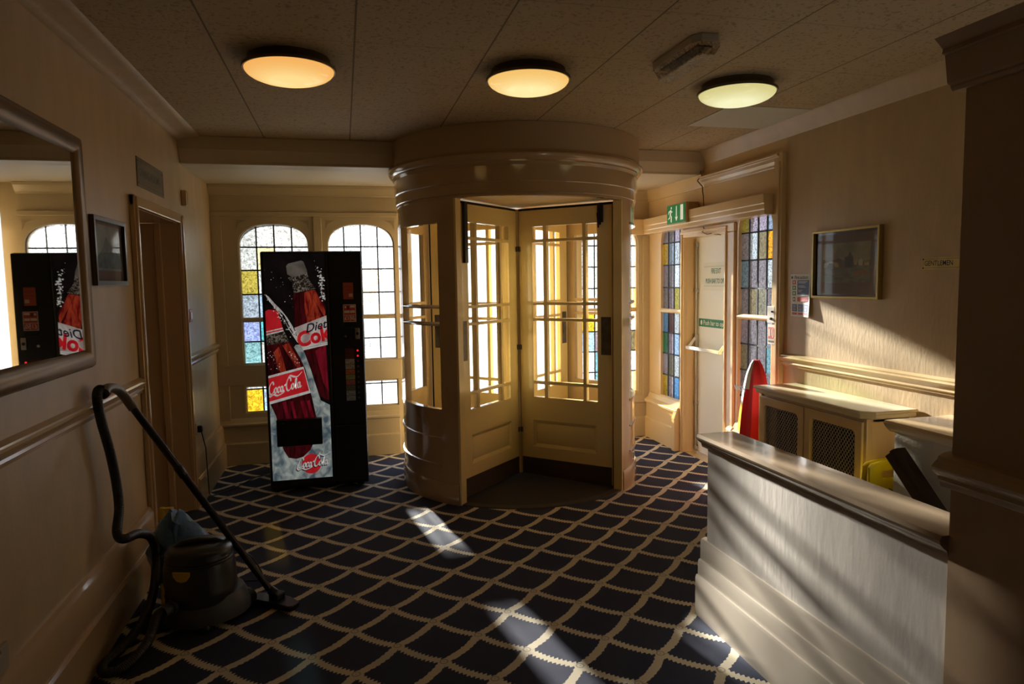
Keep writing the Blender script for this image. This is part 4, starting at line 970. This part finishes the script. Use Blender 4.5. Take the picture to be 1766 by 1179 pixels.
plate('brass_sign', 'narrow brass plate lettered GENTLEMEN, partly hidden behind the tall partition', on_right(XR), -3.045, -2.52, 1.59, 1.652, BRASS, INK, 'GENTLEMEN', 0.037, 0.84, 0.008)
plate('brass_sign', 'tarnished brass lettered plate above the open doorway', on_left(XL), 4.25, 4.83, 2.122, 2.285, BRASSD, mat('faded_ink', (0.10, 0.08, 0.045), 0.6), 'DINING ROOM', 0.062, 0.98, 0.02)
# fire action poster (slightly curled sheet)
m = MB(); n = 8; y0, y1, z0, z1 = 3.93, 4.135, 1.30, 1.582
def PO(s, t):      # s 0..1 left-right as seen, t 0..1 bottom-top
    return (XR-0.004-0.018*max(0, s-0.6)**2*6*(1-t)*1.0-0.006*(1-s)*t, y1-(y1-y0)*s, z0+(z1-z0)*t)
vs = [PO(i/n, j/n) for j in range(n+1) for i in range(n+1)]
m.add(vs, [(j*(n+1)+i, j*(n+1)+i+1, (j+1)*(n+1)+i+1, (j+1)*(n+1)+i) for j in range(n) for i in range(n)], 0)
BL = mat('poster_blue', (0.02, 0.07, 0.22), 0.5); RE = mat('poster_red', (0.55, 0.03, 0.04), 0.5); GR = mat('poster_green', (0.02, 0.22, 0.09), 0.5)
def pbox(s0, s1, t0, t1, mi, lift=0.0012):
    vs = [Vector(PO(s0, t0)), Vector(PO(s1, t0)), Vector(PO(s1, t1)), Vector(PO(s0, t1))]
    m.add([tuple(p-Vector((lift, 0, 0))) for p in vs], [(0, 1, 2, 3)], mi)
pbox(.34, .93, .50, .86, 1); pbox(.36, .92, .485, .52, 0, 0.0018); pbox(.34, .93, .36, .46, 2)
for i, cc in enumerate((2, 3, 3)): pbox(.10, .27, .76-i*.13, .86-i*.13, cc); pbox(.15, .22, .78-i*.13, .84-i*.13, 0, 0.0018)
pbox(.12, .24, .36, .46, 4); pbox(.145, .215, .38, .44, 0, 0.0018)
for i in range(3): pbox(.08+i*.30, .33+i*.30, .12, .29, 1); pbox(.08+i*.30, .33+i*.30, .04, .095, 2)
for t in (.82, .79, .72, .69, .62, .585): pbox(.40, .40+.34+0.1*math.sin(t*40), t, t+.010, 0, 0.0018)
pbox(.40, .82, .40, .425, 0, 0.0018)
for i in range(3):
    for t in (.25, .22, .18, .15): pbox(.11+i*.30, .27+i*.30, t, t+.008, 0, 0.0018)
vs, fs = text_geo('Fire action', 0.034, 0, 0.0006, xs=0.95); m.add([(XR-0.012, 4.02-p[0], 1.560+p[1]) for p in vs], fs, 4)
vs, fs = flat_geo([(math.cos(rad(a))*0.009, math.sin(rad(a))*0.009) for a in range(0, 360, 30)], (), 0.0002); m.add([(XR-0.012, 4.116-p[0], 1.560+p[1]) for p in vs], fs, 4)
tag(m.build('fire_action_poster', [PAPER, BL, RE, GR, INK]), 'white curling fire action notice with blue and red boxes beside the gilt frame', 'notice')
# switch plate and red notice on the upright
m = MB(); m.box(XR-0.045, XR-0.036, 4.262, 4.345, 1.245, 1.362, 0); m.lathe([(0.010, 0), (0.008, 0.012)], (0, 0, 0), 14, 1, on_right(XR-0.045) @ Matrix.Translation((-4.295, 1.275, 0)))
m.lathe([(0.007, 0), (0.006, 0.008)], (0, 0, 0), 14, 1, on_right(XR-0.045) @ Matrix.Translation((-4.285, 1.325, 0)))
tag(m.build('key_switch', [mat('switch_white', (0.7, 0.66, 0.58), 0.4), BLACK], bevel=0.001), 'white key switch plate beside the amber exit window', 'switch')
m = MB(); m.box(XR-0.038, XR-0.036, 4.262, 4.345, 1.095, 1.235, 0); m.box(XR-0.0395, XR-0.038, 4.268, 4.338, 1.135, 1.215, 1)
m.box(XR-0.0405, XR-0.0395, 4.315, 4.330, 1.15, 1.20, 0); m.box(XR-0.0405, XR-0.0395, 4.275, 4.285, 1.145, 1.205, 0); m.box(XR-0.0405, XR-0.0395, 4.295, 4.303, 1.155, 1.20, 0); m.box(XR-0.0395, XR-0.038, 4.27, 4.336, 1.108, 1.12, 2)
tag(m.build('fire_notice', [mat('notice_white', (0.72, 0.66, 0.55), 0.5), mat('notice_red', (0.6, 0.05, 0.03), 0.5), INK]), 'small red and white fire equipment notice under the key switch', 'notice')
# alarm call point and small box on the left wall
ac = thing('fire_alarm_point', 'small red fire alarm call point beside the doorway frame', 'alarm', (XL, 5.30, 1.36))
m = MB(); m.box(XL, XL+0.03, 5.255, 5.345, 1.315, 1.405); m.build('housing', mat('alarm_red', (0.5, 0.03, 0.02), 0.35), ac, bevel=0.004)
m = MB(); m.box(XL+0.03, XL+0.034, 5.275, 5.325, 1.335, 1.385); m.build('break_glass', mat('alarm_white', (0.75, 0.72, 0.68), 0.2), ac)
m = MB(); m.box(XL, XL+0.035, 5.33, 5.385, 2.13, 2.24); tag(m.build('wall_sensor', WOODL, bevel=0.006), 'small cream sensor box high on the wall beyond the doorway', 'sensor')

# illuminated exit sign on the pelmet
es = thing('exit_sign', 'green running man exit sign box on the pelmet over the fire exit', 'exit sign', (2.88, 5.55, 2.04))
m = MB(); m.box(2.825, 2.945, 5.385, 5.735, 2.038, 2.212); m.build('housing', mat('sign_box_gold', (0.45, 0.30, 0.12), 0.35, metal=0.2), es, bevel=0.004)
m = MB(); m.box(2.821, 2.826, 5.395, 5.725, 2.048, 2.204, 0)
mx = on_right(2.8205)
def sp(poly, mi=1):
    vs, fs = flat_geo(poly, (), 0.0002); m.add(vs, fs, mi, mx)
def cc(cx, cz, r): return [(cx+r*math.cos(rad(a)), cz+r*math.sin(rad(a))) for a in range(0, 360, 30)]
def limb(pts, wd):
    l, r = stroke(pts, wd, 0, 1); n = len(l)
    m.add([(p.x, p.y, 0.0002) for p in l+r], [(i, i+1, n+i+1, n+i) for i in range(n-1)], 1, mx)
cx = -5.655
sp(cc(cx+0.012, 2.183, 0.011)); sp([(cx-0.008, 2.165), (cx+0.012, 2.170), (cx+0.006, 2.125), (cx-0.018, 2.122)])
for pts in (((cx-0.004, 2.165), (cx-0.034, 2.150), (cx-0.046, 2.13)), ((cx+0.006, 2.165), (cx+0.022, 2.145), (cx+0.040, 2.152)), ((cx-0.010, 2.128), (cx-0.018, 2.10), (cx-0.050, 2.088)), ((cx-0.004, 2.128), (cx+0.014, 2.105), (cx+0.010, 2.07), (cx+0.018, 2.058))): limb(pts, 0.017)
sp([(-5.555, 2.192), (-5.540, 2.192), (-5.540, 2.095), (-5.520, 2.105), (-5.5475, 2.062), (-5.575, 2.105), (-5.555, 2.095)]); sp(rect(-5.475, -5.425, 2.068, 2.196))
m.build('sign_face', [mat('exit_green', (0.0, 0.16, 0.045), 0.35, emit=0.35), mat('exit_white', (0.75, 0.75, 0.62), 0.4, emit=0.35)], es)
# loose wires above the exit door
m = MB(); m.tube([(2.935, 5.335, 2.46), (2.93, 5.34, 2.41), (2.90, 5.33, 2.375), (2.90, 5.295, 2.35), (2.91, 5.265, 2.32), (2.915, 5.27, 2.28), (2.93, 5.285, 2.25), (2.93, 5.275, 2.15)], 0.005, 6)
m.tube([(2.92, 5.265, 1.995), (2.93, 5.265, 1.97), (2.92, 5.28, 1.95), (2.93, 5.22, 1.925), (2.935, 5.16, 1.93), (3.0, 5.12, 1.915)], 0.004, 6)
tag(m.build('loose_cable', mat('painted_cable', (0.16, 0.10, 0.05), 0.5), smooth=60), 'thin painted cable looping down the wall above the fire exit', 'cable')

# ================================================================= CEILING LAMPS
def lamp(x, y, label, c_edge, c_mid, strength, r=0.205):
    t = thing('ceiling_lamp', label, 'ceiling lamp', (x, y, ZC), 'round ceiling lamps')
    m = MB(); m.lathe([(r*0.90, 0.0), (r*0.92, -0.02), (r*0.97, -0.034), (r*1.03, -0.040), (r*1.035, -0.047), (r*1.02, -0.053), (r*0.985, -0.052), (r*0.96, -0.045)], (x, y, ZC), 56); m.build('rim', BRASSD, t, smooth=50)
    md, tt = new_mat('lamp_glass'); nn = tt.nodes; L = tt.links
    lw = nn.new('ShaderNodeTexCoord'); sp_ = nn.new('ShaderNodeSeparateXYZ'); ln = nn.new('ShaderNodeVectorMath'); ln.operation = 'LENGTH'
    mp = nn.new('ShaderNodeMapping'); mp.inputs['Location'].default_value = (-x, -y, 0); mp.inputs['Scale'].default_value = (1, 1, 0); L.new(lw.outputs['Object'], mp.inputs[0]); L.new(mp.outputs[0], ln.inputs[0])
    crr = nn.new('ShaderNodeValToRGB'); crr.color_ramp.elements[0].position = 0.09; crr.color_ramp.elements[0].color = (*c_mid, 1); crr.color_ramp.elements[1].position = 0.21; crr.color_ramp.elements[1].color = (*c_edge, 1)
    L.new(ln.outputs['Value'], crr.inputs[0])
    em = nn.new('ShaderNodeEmission'); L.new(crr.outputs[0], em.inputs[0]); em.inputs[1].default_value = strength
    gl = nn.new('ShaderNodeBsdfGlossy'); gl.inputs['Roughness'].default_value = 0.15; ad = nn.new('ShaderNodeMixShader'); ad.inputs[0].default_value = 0.06
    L.new(em.outputs[0], ad.inputs[1]); L.new(gl.outputs[0], ad.inputs[2]); oo = nn.new('ShaderNodeOutputMaterial'); L.new(ad.outputs[0], oo.inputs[0])
    m = MB(); m.lathe([(r*0.985*math.cos(rad(a)), -0.050-0.062*math.sin(rad(a))) for a in (0, 8, 18, 30, 42, 54, 66, 78, 86)], (x, y, ZC), 56); m.build('glass_dome', md, t, smooth=80)
    # the lamp's own light
    return t
lamp(-0.205, 3.47, 'round ceiling lamp with amber glowing dome, the most orange of the three', (0.90, 0.42, 0.10), (1.0, 0.72, 0.28), 0.84)
lamp(0.938, 3.44, 'round ceiling lamp with yellow glowing dome in front of the revolving door', (0.88, 0.50, 0.13), (1.0, 0.82, 0.38), 0.86)
lamp(2.115, 3.46, 'round ceiling lamp with pale greenish dome near the exit sign', (0.66, 0.58, 0.22), (0.95, 0.92, 0.55), 0.82)
el = thing('emergency_light', 'clear plastic emergency light fitting on the ceiling, between two round lamps', 'emergency light', (1.57, 3.0, ZC))
m = MB(); body = [(1.50, 2.82), (1.53, 2.78), (1.61, 2.78), (1.64, 2.82), (1.64, 3.20), (1.61, 3.24), (1.53, 3.24), (1.50, 3.20)]
m.prism(body, 'z', ZC-0.035, ZC); m.build('base', mat('grey_white_plastic', (0.50, 0.42, 0.31), 0.4), el, bevel=0.004)
m = MB(); q0 = [(1.57+(a-1.57)*1.02, 3.01+(b-3.01)*1.0) for a, b in body]; q1 = [(1.57+(a-1.57)*0.6, 3.01+(b-3.01)*0.92) for a, b in body]; n = 8
m.add([(a, b, ZC-0.035) for a, b in q0]+[(a, b, ZC-0.085) for a, b in q1], [(i, (i+1) % n, n+(i+1) % n, n+i) for i in range(n)]+[tuple(range(n, 2*n))]); m.build('diffuser', glass('ribbed_plastic', (0.80, 0.72, 0.58), True, 0.10, 70), el, bevel=0.004)
m = MB(); m.box(1.535, 1.605, 2.83, 3.19, ZC-0.042, ZC-0.034); m.build('gear_tray', mat('gear_tray_grey', (0.12, 0.10, 0.08), 0.4), el)
m = MB(); m.tube([(1.57, 2.84, ZC-0.058), (1.57, 3.18, ZC-0.058)], 0.009); m.build('tube_lamp', mat('off_tube', (0.6, 0.56, 0.46), 0.3), el, smooth=60)

# ================================================================= VACUUM CLEANER
VCX, VCY = -0.70, 3.42
vc = thing('vacuum_cleaner', 'dark tub vacuum cleaner with yellow clips, its tube propped on the dado rail', 'vacuum cleaner', (VCX, VCY, 0))
TUB = mat('tub_dark_grey', (0.035, 0.033, 0.032), 0.35, coat=0.2); BASE = mat('base_grey', (0.075, 0.08, 0.085), 0.4); YEL = mat('clip_yellow', (0.62, 0.42, 0.03), 0.4)
m = MB(); m.lathe([(0.150, 0.045), (0.158, 0.06), (0.160, 0.15), (0.163, 0.16), (0.160, 0.17), (0.156, 0.27), (0.150, 0.295)], (VCX, VCY, 0), 48); m.build('tub', TUB, vc, smooth=40)
m = MB(); m.lathe([(0.146, 0.290), (0.150, 0.300), (0.146, 0.306), (0.150, 0.314), (0.146, 0.322), (0.148, 0.332), (0.140, 0.35), (0.12, 0.362), (0.06, 0.368)], (VCX, VCY, 0), 48)
m.build('lid', mat('lid_black', (0.022, 0.022, 0.024), 0.35, coat=0.2), vc, smooth=45)
m = MB(); m.tube([(VCX-0.105, VCY-0.01, 0.350), (VCX-0.07, VCY-0.005, 0.372), (VCX, VCY, 0.378), (VCX+0.07, VCY+0.005, 0.372), (VCX+0.105, VCY+0.01, 0.350)], 0.014, 10); m.build('handle', BLACK, vc, smooth=60)
m = MB(); pts = []
for i in range(28):
    a = 2*PI*i/28; r = 0.175+0.045*max(0, math.cos(a-rad(25)))**2; pts.append((VCX+r*math.cos(a), VCY+r*math.sin(a)))
n = len(pts); inner = [(VCX+(a-VCX)*0.86, VCY+(b-VCY)*0.86) for a, b in pts]
m.add([(a, b, 0.03) for a, b in pts]+[(a, b, 0.075) for a, b in pts]+[(a, b, 0.135) for a, b in inner]+[(a, b, 0.03) for a, b in inner], [(i, (i+1) % n, n+(i+1) % n, n+i) for i in range(n)]+[(n+i, n+(i+1) % n, 2*n+(i+1) % n, 2*n+i) for i in range(n)]+[(3*n+i, 3*n+(i+1) % n, (i+1) % n, i) for i in range(n)]+[tuple(range(2*n, 3*n))])
m.build('chassis', BASE, vc, smooth=50)
for (dx, dy, r_) in ((0.185, 0.045, 0.052), (-0.10, 0.16, 0.045)):
    m = MB(); A = Vector((VCX+dx, VCY+dy, r_)); ax = Vector((0.55, -0.84, 0)); m.tube([tuple(A-ax*0.02), tuple(A-ax*0.017), tuple(A+ax*0.017), tuple(A+ax*0.02)], [r_*0.9, r_, r_, r_*0.9], 24); m.build('wheel', BLACK, vc, smooth=40)
for (dx, dy) in ((0.04, -0.15), (-0.14, -0.09)):
    m = MB(); m.lathe([(0.012, 0.0), (0.025, 0.01), (0.028, 0.022), (0.018, 0.04)], (VCX+dx, VCY+dy, 0), 16); m.build('castor', BLACK, vc, smooth=50)
def on_tub(ang, r): # local frame on the tub surface
    c, s_ = math.cos(ang), math.sin(ang); return Matrix(((-s_, 0, c, VCX+r*c), (c, 0, s_, VCY+r*s_), (0, 1, 0, 0), (0, 0, 0, 1)))
for ang in (rad(-108), rad(60)):
    m = MB(); vs, fs = flat_geo([(-0.040, 0.290), (0.040, 0.290), (0.038, 0.27), (0.022, 0.25), (0, 0.243), (-0.022, 0.25), (-0.038, 0.27)], (), 0.012, 0.003); m.add(vs, fs, 0, on_tub(ang, 0.159)); m.build('yellow_clip', YEL, vc, smooth=30)
m = MB(); vs, fs = flat_geo([(-0.02, 0.10), (0.02, 0.11), (0.02, 0.19), (-0.01, 0.21)], (), 0.012, 0.003); m.add(vs, fs, 0, on_tub(rad(-158), 0.163)); m.build('yellow_flash', YEL, vc, smooth=30)
# hose connector + hose
ca = rad(-128); p0 = Vector((VCX+0.15*math.cos(ca), VCY+0.15*math.sin(ca), 0.13)); d0 = Vector((math.cos(ca), math.sin(ca), -0.12)).normalized()
m = MB(); m.tube([tuple(p0-d0*0.02), tuple(p0+d0*0.02), tuple(p0+d0*0.021), tuple(p0+d0*0.06)], [0.034, 0.034, 0.026, 0.025], 20); m.build('hose_socket', BASE, vc, smooth=40)
def smoothpath(pts, n=14):
    P = [Vector(p) for p in pts]; out = []
    for i in range(len(P)-1):
        a, b, c, d = P[max(i-1, 0)], P[i], P[i+1], P[min(i+2, len(P)-1)]
        for k in range(n):
            t = k/n; out.append(0.5*((2*b)+(c-a)*t+(2*a-5*b+4*c-d)*t*t+(3*b-a-3*c+d)*t**3))
    out.append(P[-1]); return out
hp = [(-1.010, 3.30, 1.10), (-1.028, 3.28, 1.13), (-1.030, 3.245, 1.10), (-1.025, 3.26, 1.00), (-1.020, 3.33, 0.84), (-1.018, 3.375, 0.70), (-1.012, 3.37, 0.58), (-1.005, 3.30, 0.49), (-0.985, 3.32, 0.452), (-0.955, 3.44, 0.430), (-0.935, 3.56, 0.36), (-0.925, 3.57, 0.25), (-0.915, 3.45, 0.14), (-0.925, 3.32, 0.075), (-0.965, 3.18, 0.035), (-1.005, 3.05, 0.026), (-0.985, 2.975, 0.026), (-0.92, 2.985, 0.030), (-0.86, 3.09, 0.065), tuple(p0+d0*0.09), tuple(p0+d0*0.05)]
sp_ = smoothpath(hp, 40); rs = [0.0195 + (0.0016 if i % 3 == 0 else 0) for i in range(len(sp_))]
m = MB(); m.tube([tuple(p) for p in sp_], rs, 12); m.build('hose', mat('hose_black', (0.018, 0.017, 0.017), 0.4), vc, smooth=60)
# bent handle (clear-grey) and wand
WT = Vector((-0.985, 3.43, 1.085)); WB = Vector((-0.405, 3.49, 0.075))
m = MB(); m.tube([tuple(p) for p in smoothpath([(-1.012, 3.275, 1.115), (-1.012, 3.32, 1.128), (-1.0, 3.38, 1.118), tuple(WT), tuple(WT+(WB-WT)*0.07)], 8)], 0.021, 14)
m.build('wand_handle', mat('grey_plastic_handle', (0.16, 0.14, 0.11), 0.35), vc, smooth=60)
m = MB(); m.tube([tuple(WT+(WB-WT)*t) for t in (0.06, 0.35, 0.352, 0.40, 0.402, 1.0)], [0.0165, 0.0165, 0.020, 0.020, 0.0165, 0.0165], 16); m.build('wand', mat('wand_dark_metal', (0.045, 0.040, 0.036), 0.25, metal=0.6), vc, smooth=60)
m = MB(); ang = rad(-38); mxh = Matrix.Translation((-0.375, 3.475, 0)) @ Matrix.Rotation(ang, 4, 'Z')
hd = [(-0.135, -0.035), (-0.12, -0.05), (0.12, -0.05), (0.135, -0.035), (0.13, 0.02), (0.05, 0.045), (-0.05, 0.045), (-0.13, 0.02)]
m.prism(hd, 'z', 0.004, 0.032, 0, mxh); m.box(-0.03, 0.03, -0.02, 0.035, 0.03, 0.06, 0, mxh); m.tube([tuple(WB), (-0.375, 3.485, 0.05)], 0.022, 14); m.build('floor_head', BLACK, vc, bevel=0.006)
m = MB(); m.tube([tuple(p) for p in smoothpath([(VCX+0.13, VCY+0.08, 0.30), (-0.50, 3.62, 0.20), (-0.46, 3.70, 0.05), (-0.56, 3.78, 0.010), (-0.72, 3.80, 0.008), (-0.80, 3.68, 0.008)], 8)], 0.004, 6); m.build('mains_lead', BLACK, vc, smooth=60)
# blue bag behind the cleaner
BAG = mat('blue_plastic_bag', (0.11, 0.25, 0.50), 0.28, bump=0.7, bscale=24, var=0.35, vscale=9)
m = MB(); nx_, ny_ = 18, 14
bc = [(-0.985, 3.66, 0.34), (-0.865, 3.70, 0.455), (-0.655, 3.66, 0.295), (-0.72, 3.62, 0.16), (-0.93, 3.62, 0.10)]
# slumped sack: creased outline rings from front to back
random.seed(3)
out0 = [(-0.985, 0.330), (-0.935, 0.385), (-0.885, 0.440), (-0.862, 0.452), (-0.835, 0.435), (-0.790, 0.395), (-0.735, 0.335), (-0.690, 0.285), (-0.675, 0.250), (-0.690, 0.150), (-0.720, 0.060), (-0.780, 0.020), (-0.870, 0.015), (-0.940, 0.060), (-0.975, 0.160), (-0.995, 0.260)]
out1 = []
for i in range(len(out0)):
    a, b = out0[i], out0[(i+1) % len(out0)]; out1 += [a, ((a[0]+b[0])/2, (a[1]+b[1])/2)]
k = len(out1); cx0, cz0 = -0.84, 0.235; vs = []
rings = ((0.55, -0.085), (0.80, -0.070), (0.95, -0.035), (1.0, 0.0), (0.93, 0.035), (0.75, 0.06), (0.5, 0.07))
for q_, (sc_, dy) in enumerate(rings):
    for i, (x, z) in enumerate(out1):
        jx, jz, jy = (random.uniform(-1, 1)*0.010 for _ in range(3)); jj = 1+0.035*math.sin(i*2.1+q_*1.3)
        vs.append((cx0+(x-cx0)*sc_*jj+jx, 3.70+dy+jy+(z-cz0)*0.06, max(0.004, cz0+(z-cz0)*sc_*jj+jz)))
fs = [(q_*k+i, q_*k+(i+1) % k, (q_+1)*k+(i+1) % k, (q_+1)*k+i) for q_ in range(len(rings)-1) for i in range(k)]
vs += [(cx0, 3.60, cz0+0.03), (cx0, 3.775, cz0)]
fs += [(i, (i+1) % k, len(vs)-2) for i in range(k)]+[((len(rings)-1)*k+i, (len(rings)-1)*k+(i+1) % k, len(vs)-1) for i in range(k)]
m.add(vs, fs, 0)
tag(m.build('plastic_bag', BAG, smooth=35), 'crumpled blue plastic bag slumped behind the vacuum cleaner', 'bag')
m = MB(); m.lathe([(0.04, 0), (0.042, 0.01), (0.042, 0.24), (0.03, 0.29), (0.014, 0.31), (0.014, 0.33), (0.022, 0.335), (0.022, 0.38), (0.012, 0.40)], (-0.975, 3.93, 0), 18); m.box(-0.985, -0.92, 3.915, 3.945, 0.37, 0.395)
tag(m.build('cleaning_bottle', [YEL], smooth=40), 'yellow-topped cleaning bottle against the skirting behind the blue bag', 'bottle')

# ================================================================= FLOOR SIGNS
ys = thing('wet_floor_sign', 'yellow plastic wet floor sign standing against the end of the radiator cabinet', 'floor sign', (2.70, 2.95, 0))
YP = mat('yellow_sign_plastic', (0.62, 0.44, 0.0), 0.35)
def panel(yt, yb_, nm, front):
    ang = math.atan2(yb_-yt, 0.61)
    m = MB(); vs, fs = flat_geo([(2.50, 0.0), (2.90, 0.0), (2.86, 0.60), (2.84, 0.615), (2.66, 0.628), (2.575, 0.612), (2.555, 0.595)], [rrect(2.63, 2.76, 0.535, 0.572, 0.006)], 0.02, 0.005)
    mxp = Matrix(((1, 0, 0, 0), (0, (yt-yb_)/0.61*1.0, -1, yb_), (0, 1, 0, 0), (0, 0, 0, 1)))
    m.add([(p[0], p[1], p[2]) for p in vs], fs, 0, mxp)
    if front:
        vs, fs = text_geo('CAUTION', 0.075, 0, 0.003, xs=0.9); m.add([(p[0]+2.70, p[1]+0.40, 0.0115) for p in vs], fs, 1, mxp)
        for k in (0, 1):
            for pts in (((2.66+k*0.05, 0.485), (2.71+k*0.05, 0.455)), ((2.66+k*0.05, 0.455), (2.71+k*0.05, 0.485))):
                l, r = stroke(pts, 0.016, rad(90), 1); n = len(l); m.add([(p.x, p.y, 0.0115) for p in l+r], [(i, i+1, n+i+1, n+i) for i in range(n-1)], 1, mxp)
    m.build(nm, [YP, INK], ys, smooth=30)
panel(2.925, 2.86, 'front_panel', True); panel(2.96, 2.985, 'rear_panel', False)
# folded red and white fabric safety cone
fc = thing('fabric_safety_cone', 'tall red and white pointed fabric cone sign in front of the amber exit window', 'cone sign', (2.76, 4.25, 0))
RC = mat('red_fabric', (0.78, 0.02, 0.035), 0.6, bump=0.15, bscale=12); WC = mat('white_fabric', (0.82, 0.80, 0.78), 0.6, bump=0.15, bscale=12)
m = MB(); apex = Vector((2.755, 4.225, 0.995)); prof = [(0.0, 0.140), (0.35, 0.128), (0.62, 0.108), (0.80, 0.086), (0.90, 0.066), (0.97, 0.040), (0.998, 0.022)]
N_ = 16; vs = []
for t, r in prof:
    for i in range(N_):
        a = 2*PI*i/N_; rr_ = r*(1.0 if i % 2 == 0 else 0.86); vs.append((apex.x+rr_*math.cos(a)*1.0, apex.y+rr_*math.sin(a)+0.015*(1-t), t))
cols_ = [1 if i in (6, 7, 9+1) else 0 for i in range(N_)]
for j in range(len(prof)-1):
    for i in range(N_):
        i2 = (i+1) % N_; top_white = (j >= 3 and i in (7, 8)); m.add([], [], 0); m.f.append((j*N_+i, j*N_+i2, (j+1)*N_+i2, (j+1)*N_+i)); m.m.append(1 if (i in (5, 6) or top_white) else 0)
m.v = vs; m.f.append(tuple((len(prof)-1)*N_+i for i in range(N_))); m.m.append(0)
m.build('cone', [RC, WC], fc)
m = MB()
vs, fs = text_geo('WASH', 0.05, 0, 0.0015); m.add([(apex.x-0.100, apex.y+0.04-p[0], 0.80+p[1]) for p in vs], fs, 0)
m.build('lettering', INK, fc)

# ================================================================= OUTDOORS (seen through the glass)
m = MB(); m.box(-30, 40, 6.55, 60, -0.25, -0.05); m.box(3.3, 40, -10, 6.56, -0.25, -0.05)
struct(m.build('ground', mat('pale_paving', (0.42, 0.41, 0.39), 0.8, var=0.15, vscale=2)))
BLDG = mat('pale_render', (0.55, 0.58, 0.62), 0.8)
b1 = thing('distant_house', 'pale house far beyond the leaded windows', 'house', (-8, 40, 0))
m = MB(); m.box(-14, -3, 38, 44, -0.1, 4.5); m.build('house_wall', BLDG, b1)
m = MB(); m.prism([(37.6, 4.4), (41, 6.2), (44.4, 4.4)], 'x', -14.4, -2.6); m.build('roof', mat('slate_roof', (0.16, 0.17, 0.20), 0.7), b1)
